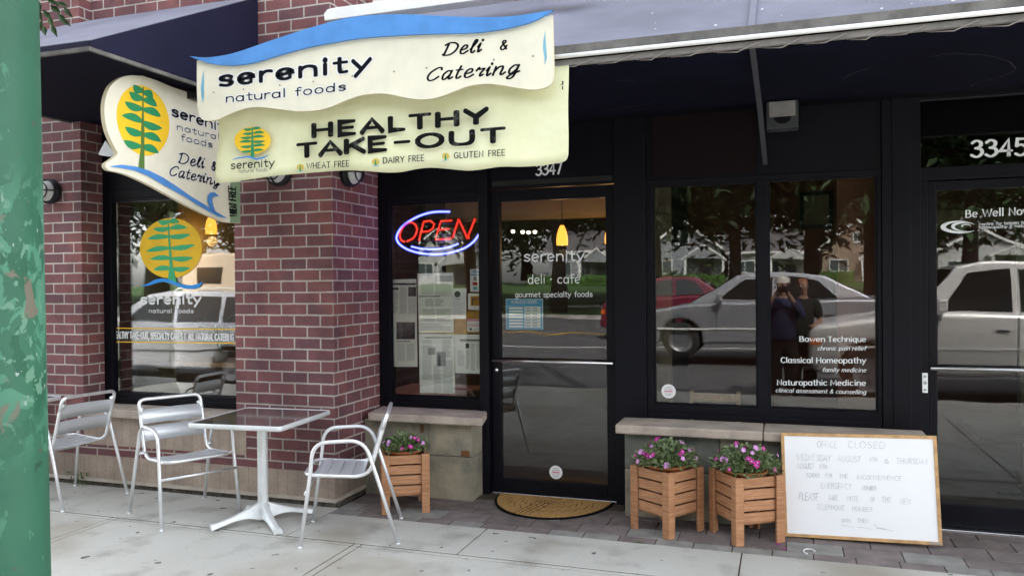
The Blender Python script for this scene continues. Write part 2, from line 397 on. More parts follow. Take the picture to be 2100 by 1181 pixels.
def glow_mat(name, col, st, op):
    m = bpy.data.materials.new(name); m.use_nodes = True; nt = m.node_tree; N, L = nt.nodes, nt.links; N.remove(N['Principled BSDF'])
    tr = N.new('ShaderNodeBsdfTransparent'); em = N.new('ShaderNodeEmission'); em.inputs[0].default_value = (*col, 1); em.inputs[1].default_value = st
    mx = N.new('ShaderNodeMixShader'); mx.inputs[0].default_value = op; L.new(tr.outputs[0], mx.inputs[1]); L.new(em.outputs[0], mx.inputs[2]); L.new(mx.outputs[0], N['Material Output'].inputs[0]); return m
M['neon_blue'] = emis('neon_blue', (.60,.66,1.0), .40)
M['neon_blue_halo'] = glow_mat('neon_blue_halo', (.02,.05,1.0), .30, .5)  # sheer glowing skin that draws a halo of light around the tubes
M['neon_red_halo'] = glow_mat('neon_red_halo', (1.0,.004,.01), .16, .5)
M['neon_red'] = emis('neon_red', (1.0,.10,.045), .24)
M['pendant_glow'] = emis('pendant_glow', (1.0,.36,.045), .34)
M['pendant_core'] = emis('pendant_core', (1.0,.66,.24), 1.0)
M['spot_glow'] = emis('spot_glow', (1.0,.75,.55), 1.4)

def make_green_paint():
    m = bpy.data.materials.new('peeling_green_paint'); m.use_nodes = True; nt = m.node_tree; N, L = nt.nodes, nt.links; b = N['Principled BSDF']
    t = N.new('ShaderNodeTexCoord'); mp = N.new('ShaderNodeMapping'); mp.inputs['Scale'].default_value = (1,1,.75); L.new(t.outputs['Object'], mp.inputs[0])
    def nz(scale, det, lo, hi, dist=0, off=0):
        n = N.new('ShaderNodeTexNoise'); n.inputs['Scale'].default_value = scale; n.inputs['Detail'].default_value = det; n.inputs['Distortion'].default_value = dist
        mp2 = N.new('ShaderNodeMapping'); mp2.inputs['Location'].default_value = (off, off*1.7, off*.3); L.new(mp.outputs[0], mp2.inputs[0]); L.new(mp2.outputs[0], n.inputs[0])
        c = N.new('ShaderNodeValToRGB'); c.color_ramp.elements[0].position = lo; c.color_ramp.elements[1].position = hi; L.new(n.outputs[0], c.inputs[0]); return c.outputs[0]
    base = node_mix(N, L, (.014,.072,.042), (.030,.112,.066), nz(3, 6, .35, .7))
    base = node_mix(N, L, base, (.045,.14,.085), nz(22, 8, .67, .69, .6, 41))
    base = node_mix(N, L, base, (.07,.06,.04), nz(18, 8, .71, .725, .4, 47))
    # the poster-glue and flaking zone lies in the middle height of the pole
    s = N.new('ShaderNodeSeparateXYZ'); L.new(t.outputs['Object'], s.inputs[0])
    zr = N.new('ShaderNodeMapRange'); zr.inputs[1].default_value = 1.22; zr.inputs[2].default_value = 1.40; L.new(s.outputs[2], zr.inputs[0])
    zr2 = N.new('ShaderNodeMapRange'); zr2.inputs[1].default_value = 1.95; zr2.inputs[2].default_value = 1.78; L.new(s.outputs[2], zr2.inputs[0])
    mu = N.new('ShaderNodeMath'); mu.operation = 'MULTIPLY'; L.new(zr.outputs[0], mu.inputs[0]); L.new(zr2.outputs[0], mu.inputs[1])
    def gate(x):
        g = N.new('ShaderNodeMath'); g.operation = 'MULTIPLY'; L.new(x, g.inputs[0]); L.new(mu.outputs[0], g.inputs[1]); return g.outputs[0]
    c = node_mix(N, L, base, (.05,.16,.102), gate(nz(14, 9, .48, .495, .5, 3)))
    c = node_mix(N, L, c, (.014,.075,.04), gate(nz(14, 8, .57, .585, .4, 7)))
    c = node_mix(N, L, c, (.085,.185,.125), gate(nz(30, 9, .60, .615, .6, 11)))
    c = node_mix(N, L, c, (.11,.10,.075), gate(nz(15, 9, .655, .67, .5, 17)))
    c = node_mix(N, L, c, (.17,.06,.045), gate(nz(13, 8, .715, .725, .3, 29)))
    c = node_mix(N, L, c, (.22,.28,.25), gate(nz(44, 8, .675, .685, .4, 37)))
    c = node_mix(N, L, c, (.012,.05,.03), nz(19, 7, .69, .70, .4, 23))
    L.new(c, b.inputs['Base Color']); b.inputs['Roughness'].default_value = .6; b.inputs['Specular IOR Level'].default_value = .3
    n = N.new('ShaderNodeTexNoise'); n.inputs['Scale'].default_value = 14; n.inputs['Detail'].default_value = 8; L.new(mp.outputs[0], n.inputs[0])
    bp = N.new('ShaderNodeBump'); bp.inputs['Strength'].default_value = .35; bp.inputs['Distance'].default_value = .01; L.new(n.outputs[0], bp.inputs['Height']); L.new(bp.outputs[0], b.inputs['Normal'])
    return m
M['green_paint'] = make_green_paint()
def make_concrete():
    m = bpy.data.materials.new('concrete'); m.use_nodes = True; nt = m.node_tree; N, L = nt.nodes, nt.links; b = N['Principled BSDF']
    t = N.new('ShaderNodeTexCoord')
    def nz(scale, det, lo, hi, off=0, st=None):
        mp = N.new('ShaderNodeMapping'); mp.inputs['Location'].default_value = (off, off*.7, 0)
        if st: mp.inputs['Scale'].default_value = st
        L.new(t.outputs['Object'], mp.inputs[0])
        n = N.new('ShaderNodeTexNoise'); n.inputs['Scale'].default_value = scale; n.inputs['Detail'].default_value = det; L.new(mp.outputs[0], n.inputs[0])
        c = N.new('ShaderNodeValToRGB'); c.color_ramp.elements[0].position = lo; c.color_ramp.elements[1].position = hi; L.new(n.outputs[0], c.inputs[0]); return c.outputs[0], n.outputs[0]
    c = node_mix(N, L, (.445,.435,.39), (.53,.52,.47), nz(1.1, 6, .3, .7)[0])
    c = node_mix(N, L, c, (.29,.28,.24), nz(3.3, 8, .52, .74, 5)[0])
    sp, spn = nz(170, 3, .56, .72, 2)
    c = node_mix(N, L, c, (.27,.265,.24), sp)
    c = node_mix(N, L, c, (.54,.53,.49), nz(120, 3, .60, .72, 9)[0])
    c = node_mix(N, L, c, (.10,.095,.09), nz(12, 2, .70, .715, 13)[0])
    c = node_mix(N, L, c, (.33,.30,.24), nz(.8, 6, .56, .70, 31)[0])
    L.new(c, b.inputs['Base Color']); b.inputs['Roughness'].default_value = .85; b.inputs['Specular IOR Level'].default_value = .3
    bp = N.new('ShaderNodeBump'); bp.inputs['Strength'].default_value = .3; bp.inputs['Distance'].default_value = .004; L.new(spn, bp.inputs['Height']); L.new(bp.outputs[0], b.inputs['Normal'])
    return m
M['concrete'] = make_concrete()
def paver_mat(name, c1, c2):
    return mat(name, c1, .8, col2=c2, nscale=7, bump=.35, bscale=60, detail=8)
M['pav_brown'] = paver_mat('paver_brown', (.12,.098,.09), (.20,.162,.148))
M['pav_purple'] = paver_mat('paver_purple', (.155,.128,.122), (.235,.20,.188))
M['pav_grey'] = paver_mat('paver_grey', (.20,.195,.18), (.30,.29,.265))
# ------------------------------------------------------------------ stroke lettering (x-height 1, capitals 1.45)
def _L(*a): return ('L', [(a[i], a[i+1]) for i in range(0, len(a), 2)])
def _A(cx, cy, rx, ry, a0, a1):
    n = max(4, int(abs(a1-a0)/20)); return ('L', [(cx+rx*math.cos(R(a0+(a1-a0)*i/n)), cy+ry*math.sin(R(a0+(a1-a0)*i/n))) for i in range(n+1)])
def _S(*a):
    p = [(a[i], a[i+1]) for i in range(0, len(a), 2)]; q = [p[0]]+p+[p[-1]]; out = []
    for i in range(1, len(q)-2):
        for t in range(5):
            u = t/5; out.append(tuple(.5*((2*q[i][k])+(-q[i-1][k]+q[i+1][k])*u+(2*q[i-1][k]-5*q[i][k]+4*q[i+1][k]-q[i+2][k])*u*u+(-q[i-1][k]+3*q[i][k]-3*q[i+1][k]+q[i+2][k])*u**3) for k in (0,1)))
    return ('L', out+[p[-1]])
G = {
'a': (.95, [_A(.40,.5,.36,.5,0,360), _L(.78,1,.78,0)]), 'b': (.9, [_L(.06,1.55,.06,0), _A(.42,.5,.36,.5,0,360)]),
'c': (.85, [_A(.42,.5,.38,.5,48,312)]), 'd': (.95, [_A(.40,.5,.36,.5,0,360), _L(.78,1.55,.78,0)]),
'e': (.9, [('L', [(.10,.45),(.40,.50),(.76,.62)] + _A(.42,.5,.36,.5,22,312)[1])]), 'f': (.62, [_S(.62,1.42,.45,1.54,.28,1.35,.26,1.0,.26,0), _L(.02,.95,.58,.95)]),
'g': (.92, [_A(.40,.5,.36,.5,0,360), _S(.78,1,.78,-.1,.7,-.4,.4,-.5,.08,-.38)]), 'h': (.9, [_L(.06,1.55,.06,0), _S(.06,.6,.2,.9,.45,1,.7,.85,.76,.55,.76,0)]),
'i': (.34, [_L(.13,1,.13,0), _L(.13,1.36,.14,1.40)]), 'k': (.82, [_L(.06,1.55,.06,0), _L(.68,1,.06,.42), _L(.28,.6,.72,0)]),
'l': (.34, [_L(.13,1.55,.13,0)]), 'm': (1.35, [_L(.06,1,.06,0), _S(.06,.6,.2,.92,.4,1,.58,.85,.62,.6,.62,0), _S(.62,.6,.76,.92,.96,1,1.14,.85,1.18,.6,1.18,0)]),
'n': (.9, [_L(.06,1,.06,0), _S(.06,.6,.2,.9,.45,1,.7,.85,.76,.55,.76,0)]), 'o': (.9, [_A(.42,.5,.38,.5,90,450)]),
'p': (.9, [_L(.06,1,.06,-.5), _A(.42,.5,.36,.5,0,360)]), 'q': (.95, [_A(.40,.5,.36,.5,0,360), _L(.78,1,.78,-.5)]),
'r': (.62, [_L(.06,1,.06,0), _S(.06,.58,.2,.88,.38,1,.58,.93)]), 's': (.78, [_S(.66,.84,.4,1,.12,.84,.18,.6,.56,.44,.66,.2,.42,0,.08,.12)]),
't': (.66, [_S(.28,1.4,.28,.3,.36,.05,.6,.06), _L(.02,.98,.60,.98)]), 'u': (.9, [_S(.06,1,.06,.45,.14,.12,.4,0,.62,.12,.76,.4), _L(.76,1,.76,0)]),
'v': (.82, [_L(.02,1,.38,0,.74,1)]), 'w': (1.2, [_L(.02,1,.3,0,.57,.9,.84,0,1.12,1)]), 'x': (.8, [_L(.04,1,.72,0), _L(.72,1,.04,0)]),
'y': (.86, [_L(.04,1,.42,.12), _L(.80,1,.42,.12,.14,-.5)]), 'z': (.8, [_L(.06,1,.70,1,.06,0,.72,0)]),
'A': (1.15, [_L(.02,0,.54,1.45,1.06,0), _L(.22,.5,.86,.5)]), 'B': (1.0, [_L(.08,0,.08,1.45), _S(.08,1.45,.6,1.4,.72,1.1,.58,.82,.08,.78), _S(.08,.78,.68,.72,.84,.4,.68,.06,.08,0)]),
'C': (1.12, [_A(.58,.725,.5,.725,45,315)]), 'D': (1.15, [_L(.08,0,.08,1.45), _S(.08,1.45,.6,1.42,.95,1.15,1.02,.72,.95,.3,.6,.03,.08,0)]),
'E': (.95, [_L(.82,1.45,.08,1.45,.08,0,.84,0), _L(.08,.75,.74,.75)]), 'F': (.9, [_L(.80,1.45,.08,1.45,.08,0), _L(.08,.75,.70,.75)]),
'G': (1.2, [_A(.58,.725,.5,.725,45,330), _L(.66,.66,1.05,.66,1.05,.2)]), 'H': (1.12, [_L(.08,0,.08,1.45), _L(.95,0,.95,1.45), _L(.08,.75,.95,.75)]),
'I': (.3, [_L(.12,0,.12,1.45)]), 'K': (1.05, [_L(.08,0,.08,1.45), _L(.9,1.45,.08,.6), _L(.36,.85,.95,0)]), 'L': (.78, [_L(.08,1.45,.08,0,.74,0)]),
'M': (1.35, [_L(.06,0,.14,1.45,.64,.3,1.14,1.45,1.22,0)]), 'N': (1.15, [_L(.08,0,.08,1.45,.95,0,.95,1.45)]), 'O': (1.25, [_A(.60,.725,.54,.725,90,450)]),
'P': (.95, [_L(.08,0,.08,1.45), _S(.08,1.45,.6,1.42,.8,1.08,.62,.74,.08,.70)]), 'R': (1.02, [_L(.08,0,.08,1.45), _S(.08,1.45,.62,1.42,.8,1.08,.62,.76,.08,.72), _L(.40,.72,.90,0)]),
'S': (.95, [_S(.80,1.22,.5,1.45,.14,1.25,.16,.92,.66,.62,.82,.32,.5,0,.08,.2)]), 'T': (1.05, [_L(.02,1.45,.98,1.45), _L(.5,1.45,.5,0)]),
'U': (1.12, [_S(.08,1.45,.08,.5,.22,.1,.54,0,.84,.1,.97,.5,.97,1.45)]), 'V': (1.08, [_L(.02,1.45,.52,0,1.02,1.45)]), 'W': (1.55, [_L(.02,1.45,.38,0,.75,1.3,1.12,0,1.48,1.45)]),
'Y': (1.02, [_L(.02,1.45,.5,.7), _L(.98,1.45,.5,.7,.5,0)]), '&': (1.1, [_S(.95,.05,.3,1.05,.36,1.38,.58,1.4,.66,1.15,.2,.62,.12,.28,.4,0,.72,.2,.92,.62)]),
'3': (.85, [_S(.1,1.25,.4,1.45,.7,1.25,.62,.9,.32,.78), _S(.32,.78,.7,.66,.76,.3,.42,0,.06,.18)]), '4': (.9, [_L(.62,0,.62,1.45,.04,.45,.84,.45)]), '5': (.85, [_L(.7,1.45,.18,1.45,.13,.82), _S(.13,.82,.42,.94,.74,.7,.7,.22,.38,0,.06,.16)]),
'7': (.8, [_L(.04,1.45,.72,1.45,.3,0)]), '0': (.9, [_A(.42,.725,.36,.725,90,450)]), '-': (.75, [_L(.06,.68,.62,.68)]), ',': (.35, [_L(.16,.08,.08,-.25)]), '.': (.35, [_L(.13,0,.13,.05)]),
'*': (.55, [_L(.26,.46,.26,.52)]), "'": (.3, [_L(.1,1.45,.1,1.2)]), ':': (.3, [_L(.1,.1,.1,.15), _L(.1,.8,.1,.85)]), ' ': (.55, []),
}
G['\u00e9'] = (.9, G['e'][1] + [_L(.40,1.22,.58,1.48)])
# the shop's brush lettering: looser capitals
GS = dict(G)
GS['D'] = (1.3, [_S(.22,1.38,.16,.7,.1,.1), _S(-.08,1.25,.3,1.5,.8,1.4,1.12,1.0,1.0,.4,.6,.04,.1,.05,-.02,.18)])
GS['C'] = (1.05, [_S(1.0,1.2,.9,1.48,.6,1.42,.2,.95,.1,.4,.3,.02,.62,.05,.95,.4)])
GS['l'] = (.5, [_S(.06,.4,.4,1.2,.38,1.5,.24,1.45,.16,.9,.18,.2,.34,0,.5,.2)])
GS['e'] = (.72, [_S(.08,.45,.5,.6,.52,.92,.3,1,.08,.6,.14,.12,.4,0,.74,.3)])
GS['i'] = (.42, [_S(.02,.6,.16,1,.14,.4,.2,.02,.42,.25), _L(.24,1.36,.26,1.42)])
GS['t'] = (.55, [_S(.26,1.45,.16,.6,.18,.1,.32,0,.5,.2), _L(-.02,1.0,.48,1.02)])
GS['r'] = (.62, [_S(.0,.7,.14,1.05,.22,.85,.56,.9,.4,.4,.42,.05,.62,.2)])
GS['n'] = (.95, [_S(.08,1,.06,0), _S(.06,.4,.3,.9,.55,1,.62,.7,.58,.15,.7,0,.92,.25)])
GS['a'] = (.85, [_S(.62,.9,.36,1,.1,.6,.12,.1,.3,0,.58,.5,.66,1), _S(.66,1,.58,.2,.68,0,.86,.2)])
GS['g'] = (.85, [_S(.62,.9,.36,1,.1,.6,.12,.14,.3,.05,.58,.5,.66,1), _S(.66,1,.56,-.2,.36,-.55,.1,-.45,.3,-.1,.86,.25)])
def text_width(t, gl, track): return sum(gl.get(c, (.6, []))[0] + track for c in t) - track
def write(mb, t, p0, p1, up, xh, pen, nrm, lift=.0015, gl=G, slant=0, track=.12, contrast=1.0, mi=0, grow=0, serif=0, fit=True):
    """letter the string t along the baseline p0 -> p1 (3D), x-height xh along up; nrm faces the reader"""
    p0, p1 = Vector(p0), Vector(p1); ux = (p1-p0); W = ux.length; ux.normalize(); nrm = Vector(nrm).normalized()
    up = Vector(up); up = (up - nrm*up.dot(nrm)).normalized()
    sx = W/text_width(t, gl, track) if fit else xh
    x = 0; k = 0
    for c in t:
        adv, strokes = gl.get(c, (.6, []))
        for _, pts in strokes:
            P = []
            for a, b in pts:
                q = p0 + ux*((x+a)*sx + slant*b*xh) + up*(b*xh) + nrm*(lift + (k % 5)*.00012)
                P.append(q)
            if len(P) == 2 and (P[0]-P[1]).length < xh*.12:
                mb.disc((P[0]+P[1])/2, ux, up, (pen+grow)*.62, 10, mi)
            else: mb.ribbon(P, pen + grow, nrm, mi, True, contrast, up)
            k += 1
            if serif and not grow:
                for e, q in ((P[0], P[1]), (P[-1], P[-2])):
                    d = (e-q).normalized()
                    if abs(d.dot(up)) > .85: mb.ribbon([e-ux*serif*.5, e+ux*serif*.5], pen*.45, nrm, mi, False); k += 1
        x += adv + track
def write_px(mb, t, a, b, up_px, pl, pen, nrm, cut=True, **k):
    """baseline from pixel a to pixel b; up_px = x-height in pixels at a; pl = (function, coordinate)"""
    if cut: mb.cuts.append(len(mb.f))
    f, c = pl; p0 = f(*a, c); p1 = f(*b, c); q = f(a[0], a[1]-up_px, c); xh = (q-p0).length
    write(mb, t, p0, p1, (0,0,1), xh, pen*xh, nrm, **k)
def wavy_leaf(p0, p1, th, n=14, flip=1, s=.25):
    """outline in 2D of an S-shaped leaf pair from tip p0 to tip p1, th = greatest width"""
    (x0, y0), (x1, y1) = p0, p1; dx, dy = x1-x0, y1-y0; l = math.hypot(dx, dy); nx, ny = -dy/l, dx/l; top, bot = [], []
    for i in range(n+1):
        u = i/n; c = math.sin(2*math.pi*u)*th*s*flip; wd = th*.5*abs(math.sin(2*math.pi*u))**.9*.8 + th*.20*math.sin(math.pi*u)**.6
        bx, by = x0+dx*u+nx*c, y0+dy*u+ny*c
        top.append((bx+nx*wd, by+ny*wd)); bot.append((bx-nx*wd, by-ny*wd))
    return top + bot[::-1][1:-1]
def strip_between(mb, top, bot, fn, off, mi=0):
    """quads between two pixel polylines of equal length"""
    a = [fn(*p)+off for p in top]; b = [fn(*p)+off for p in bot]
    for i in range(len(a)-1): mb.poly([a[i], b[i], b[i+1], a[i+1]], mi)
def outline_leaf(mb, pts, fn, off, mi=0):
    """leaf outline as quads so that its S shape stays clean"""
    n = len(pts); h = n//2
    top = pts[:h+1]; bot = [pts[0]] + pts[:h:-1] + [pts[h]]
    m_ = min(len(top), len(bot)); strip_between(mb, top[:m_], bot[:m_], fn, off, mi)

# ------------------------------------------------------------------ ground, pavement, street (the setting)
def grid_sheet(name, x0, x1, pts, m, kind='structure'):
    """sheet following the (y, z) profile pts"""
    b = MB(); xs = [x0 + (x1-x0)*i/12 for i in range(13)]
    for y, z in pts: b.v += [Vector((x, y, z)) for x in xs]
    for j in range(len(pts)-1):
        for i in range(12):
            a = j*13+i; b.face((a, a+1, a+14, a+13)[::-1])
    return tag(new_obj(name, b, m), kind=kind)
b = MB(); b.poly([(-500,-500,-.62), (500,-500,-.62), (500,500,-.62), (-500,500,-.62)]); tag(new_obj('ground', b, M['earth']), kind='structure')
KERB = -.30
b = MB()
xb = [-30, -20, -14.3, -12.34, -10.38, -8.42, -6.46, -4.555, -4.50, -2.60, -2.545, -.15, 1.80, 3.76, 5.7, 7.7, 9.6, 14, 22, 30]
yb = [(KERB+.16, .62), (.63, 2.56), (2.565, 4.458), (4.463, 4.502)]
for i in range(len(xb)-1):
    g = .005
    for y0, y1 in yb: b.box(xb[i]+g, xb[i+1]-g, y0+.003, y1-.003, -.12, 0)
xc = [-30, -14, -10.4, -8.4, -6.45, -3.12, -1.9, -.25, 1.75, 3.8, 8, 30]
for i in range(len(xc)-1): b.box(xc[i]+.004, xc[i+1]-.004, 4.516, 5.04 if xc[i] > -3.2 else 5.186, -.12, 0)
tag(new_obj('sidewalk', b, M['concrete'], bevel=.004), kind='structure')
b = MB(); b.box(-30, 30, KERB+.17, 5.19, -.5, -.0045); tag(new_obj('sidewalk_bed', b, M['soil']), kind='structure')
b = MB()
for i in range(20): b.box(-30+i*3+.004, -27+i*3-.004, KERB, KERB+.155, -.5, -.003)
tag(new_obj('kerb', b, M['concrete'], bevel=.015), kind='structure')
b = MB(); pr = random.Random(3)
y = 5.046; row = 0
for dep, wd, choice in ((.115, .235, (2,2,2,1)), (.19, .33, (1,1,2,0)), (.19, .33, (0,0,1,1)), (.19, .33, (0,1,0,0)), (.19, .33, (0,1,0,1)), (.2, .33, (0,1,0,1))):
    x = -3.13 + (row % 2)*(-wd/2)
    while x < 7:
        xx = max(x, -3.13); b.box(xx+.003, x+wd-.003, y+.003, y+dep-.003, -.1, pr.uniform(-.0035, -.0005), pr.choice(choice)); x += wd
    y += dep; row += 1
tag(new_obj('paver_strip', b, [M['pav_brown'], M['pav_purple'], M['pav_grey']], bevel=.003), kind='structure')
b = MB(); b.box(-3.135, 7, 5.045, 6.02, -.5, -.012); tag(new_obj('paver_bed', b, M['soil']), kind='structure')
grid_sheet('road', -90, 90, [(KERB-.001,-.13),(-2.4,-.10),(-6,.0),(-11,.10),(-16,.16),(-20.5,.12)], M['asphalt'])
b = MB()
def zroad(y):
    P = [(KERB,-.13),(-2.4,-.10),(-6,.0),(-11,.10),(-16,.16),(-20.5,.12)]
    for (a, za), (c, zc) in zip(P, P[1:]):
        if c <= y <= a: return za + (zc-za)*(a-y)/(a-c)
    return .12
for y, wd, mi in ((-7.6, .12, 0), (-11.2, .12, 1), (-11.5, .12, 1), (-15.2, .12, 0)):
    x = -60
    while x < 60:
        if mi == 1: x2 = x+4
        else: x2 = x + 3
        z0, z1 = zroad(y)+.004, zroad(y-wd)+.004
        b.poly([(x, y, z0), (x, y-wd, z1), (x2-.02, y-wd, z1), (x2-.02, y, z0)], mi); x = x2 if mi == 1 else x2+ (0 if y > -9 else 3)
tag(new_obj('road_markings', b, [M['line_white'], M['line_yellow']]), kind='structure')
b = MB(); b.box(-90, 90, -20.72, -20.5, -.4, .27); tag(new_obj('far_kerb', b, M['concrete']), kind='structure')
grid_sheet('boulevard', -90, 90, [(-20.72,.262),(-23,.34),(-24.4,.42)], M['grass'])
grid_sheet('far_path', -90, 90, [(-24.4,.424),(-26.2,.45)], M['concrete'])
grid_sheet('lawn', -110, 110, [(-26.2,.44),(-29,.62),(-36,.85),(-50,1.05),(-70,1.3),(-130,2.0)], M['grass'])

# ------------------------------------------------------------------ the building
BLD = thing('brick_building', 'dark red brick shop building with black framed windows and doors under navy awnings', 'building', (-1.5, 5.9, 0))
NR = (0, -1, 0)
b = MB()                                                           # the centre pier: brick above, tan block plinth below
b.box(-4.03, -3.16, 5.20, 6.05, .25, 9.0, 0); b.box(-4.02, -3.172, 5.212, 6.03, -.02, .05, 2); b.box(-4.045, -3.145, 5.172, 6.04, .036, .058, 1)
b.box(-4.03, -3.162, 5.197, 6.04, .058, .249, 3)
pier = new_obj('brick_pier', b, [M['brick'], M['lip'], M['joint'], M['tan_block']], BLD)
tag(pier, 'deep red brick pier with pale mortar behind the café table')
b = MB(); b.box(-9.5, -5.56, 5.20, 6.05, .25, 9.0, 0); b.box(-9.5, -5.57, 5.212, 6.03, -.02, .05, 2); b.box(-9.5, -5.545, 5.172, 6.03, .036, .058, 1); b.box(-9.5, -5.562, 5.197, 6.04, .058, .249, 3)
tag(new_obj('brick_pier', b, [M['brick'], M['lip'], M['joint'], M['tan_block']], BLD), 'brick pier at the left carrying a round wall lamp')
b = MB()                                                           # wall below the left window: plinth, one red course, tan blocks
b.box(-5.558, -4.032, 5.212, 5.7, -.02, .05, 2); b.box(-5.545, -4.045, 5.172, 5.68, .036, .058, 1); b.box(-5.558, -4.032, 5.197, 5.7, .058, .249, 3)
b.box(-5.558, -4.032, 5.20, 5.7, .249, .336, 0); b.box(-5.558, -4.032, 5.197, 5.7, .336, .575, 3); b.box(-4.030, -3.94, 5.1965, 5.199, .336, .575, 3)
new_obj('window_wall', b, [M['brick'], M['lip'], M['joint'], M['tan_block']], BLD)
b = MB(); b.box(-5.555, -4.035, 5.145, 5.43, .576, .645); b.box(-4.035, -3.945, 5.165, 5.1955, .576, .63)
new_obj('stone_sill', b, M['sill_stone'], BLD, bevel=.008)
b = MB(); b.box(-5.56, -4.03, 5.32, 6.0, 3.05, 9.0); new_obj('upper_wall', b, M['brick'], BLD)  # walls and piers rise out of view, made tall enough to shade the sidewalk
b = MB(); b.box(-3.16, 7, 5.93, 6.4, 4.16, 9.0); new_obj('upper_wall', b, M['brick'], BLD)
b = MB(); b.box(-3.158, 7, 5.84, 5.93, 3.90, 4.16); b.box(-3.158, 7, 5.80, 5.84, 3.895, 3.925); new_obj('fascia', b, M['fascia'], BLD, bevel=.004)
b = MB(); b.box(-3.158, 7, 5.955, 6.06, 2.885, 4.16); new_obj('header_panel', b, M['frame'], BLD)
# left window: frame, pane, painted lettering
b = MB(); Y0, Y1 = 5.42, 5.50
b.box(-5.558, -5.47, Y0, Y1, .645, 3.05); b.box(-4.045, -4.031, Y0, Y1, .645, 3.05); b.box(-5.47, -4.045, Y0, Y1, .645, .742); b.box(-5.47, -4.045, Y0, Y1, 2.37, 3.05)
b.box(-5.47, -5.463, Y0+.035, Y1-.025, .742, 2.37); b.box(-5.44, -4.045, Y0-.012, Y0-.001, .66, .70); b.box(-5.47, -4.045, Y0-.01, Y0-.001, 2.40, 2.46)
win1 = new_obj('window', b, M['frame'], BLD, bevel=.003); tag(win1, 'left shop window painted with a tree on a yellow sun')
GY = 5.462
b = MB(); b.box(-5.45, -4.04, GY, GY+.006, .74, 2.372); new_obj('pane', b, M['glass'], win1)
VY = GY - .002
pl = (atY, VY)
def z7(x, y): return (200 + x*.38095, 400 + y*.38095)              # zoomed view of the left window -> photo pixels
def fV(x, y): return atY(*z7(x, y), VY)
b = MB()
c = fV(392, 286); rr = (fV(559, 286)-fV(225, 286)).length/2; rz_ = (fV(392, 124)-fV(392, 448)).length/2; n = 48
b.poly([c + Vector((rr*math.cos(2*math.pi*i/n), 0, rz_*math.sin(2*math.pi*i/n))) for i in range(n)], 0)
new_obj('sun_disc', b, M['sun_yellow'], win1); b = MB()
for (p, q, fl) in (((325,142),(442,147),1), ((298,181),(484,177),1), ((268,238),(502,211),-1), ((260,305),(527,267),-1), ((283,346),(517,336),-1), ((300,402),(500,391),-1)):
    outline_leaf(b, wavy_leaf(p, q, 25, flip=fl), fV, Vector((0,-.002,0)), 1)
strip_between(b, [(378,128),(380,200),(386,300),(388,380),(378,474)], [(383,128),(388,200),(397,300),(406,380),(428,474)], fV, Vector((0,-.0030,0)), 1)
new_obj('fir_tree', b, [M['sun_yellow'], M['leaf_green_pale']], win1); b = MB()
strip_between(b, [(240,488),(275,475),(310,455),(350,448),(390,455),(430,472),(470,484),(510,486),(545,476),(570,466)], [(240,492),(280,486),(315,474),(350,466),(385,472),(425,488),(465,502),(510,507),(548,498),(570,466)], fV, Vector((0,-.0036,0)), 0)
new_obj('wave', b, M['vinyl_blue'], win1); b = MB()
for yy in (718, 792): bb_ = MB(); strip_between(bb_, [(58, yy-5), (752, yy+2)], [(58, yy), (752, yy+8)], fV, Vector((0,-.001,0)), 0); new_obj('yellow_line', bb_, M['sun_yellow'], win1)
write_px(b, 'serenity', z7(232,585), z7(560,583), 12.2, pl, .36, NR, mi=3)
new_obj('lettering', b, [M['vinyl_white']]*4, win1); b = MB()
write_px(b, 'natural foods', z7(277,633), z7(518,634), 5.2, pl, .26, NR, mi=3, track=.18)
new_obj('lettering', b, [M['vinyl_white']]*4, win1); b = MB()
write_px(b, 'HEALTHY TAKE-OUT, SPECIALTY CAKES & ALL NATURAL CATERING', z7(84,768), z7(735,783), 8.4, pl, .30, NR, mi=3, track=.10)
new_obj('lettering', b, [M['vinyl_white']]*4, win1)

# the recessed shop front: a low slate wall with sill, window, door, low wall with sill, two windows, second door
def slate_wall(x0, x1, y0, seed, joint_x, zj=.33):
    b = MB(); r_ = random.Random(seed); xs = [x0] + joint_x + [x1]
    b.box(x0+.004, x1-.004, y0+.01, 6.0, -.05, .585, 3)
    for k, (z0, z1) in enumerate(((-.04, zj-.003), (zj+.003, .583))):
        xx = xs if k else [xs[0]] + [q + r_.uniform(-.15, .15)*(len(joint_x) > 2) for q in joint_x] + [xs[-1]]
        for i in range(len(xx)-1): b.box(xx[i]+.003, xx[i+1]-.003, y0, 5.98, z0, z1, r_.choice((0,0,1) if len(joint_x) > 2 else (0,)))
    return b
b = slate_wall(-3.157, -2.24, 5.64, 4, [-2.60]); b.box(-2.67, -2.64, 5.635, 5.6395, .50, .56, 4); b.box(-2.33, -2.26, 5.635, 5.6395, .335, .38, 4)
new_obj('slate_wall', b, [M['slate'], M['slate_dark'], M['slate_pale'], M['joint'], M['rust']], BLD, bevel=.004)
b = slate_wall(-1.075, .845, 5.62, 9, [-.42, -.14, .30])
new_obj('slate_wall', b, [M['slate_dark'], M['slate'], M['slate_pale'], M['joint'], M['rust']], BLD, bevel=.004)
b = MB(); b.prism([(-3.078, 5.55, .586), (-2.122, 5.55, .586), (-2.212, 5.895, .586), (-3.135, 5.895, .586)], (0,0,.062)); new_obj('stone_sill', b, M['sill_stone'], BLD, bevel=.01)
b = MB(); b.box(-1.125, -.138, 5.55, 5.895, .586, .650); b.box(-.132, .865, 5.55, 5.895, .586, .650); new_obj('stone_sill', b, M['sill_stone'], BLD, bevel=.01)
Y0, Y1 = 5.90, 5.99
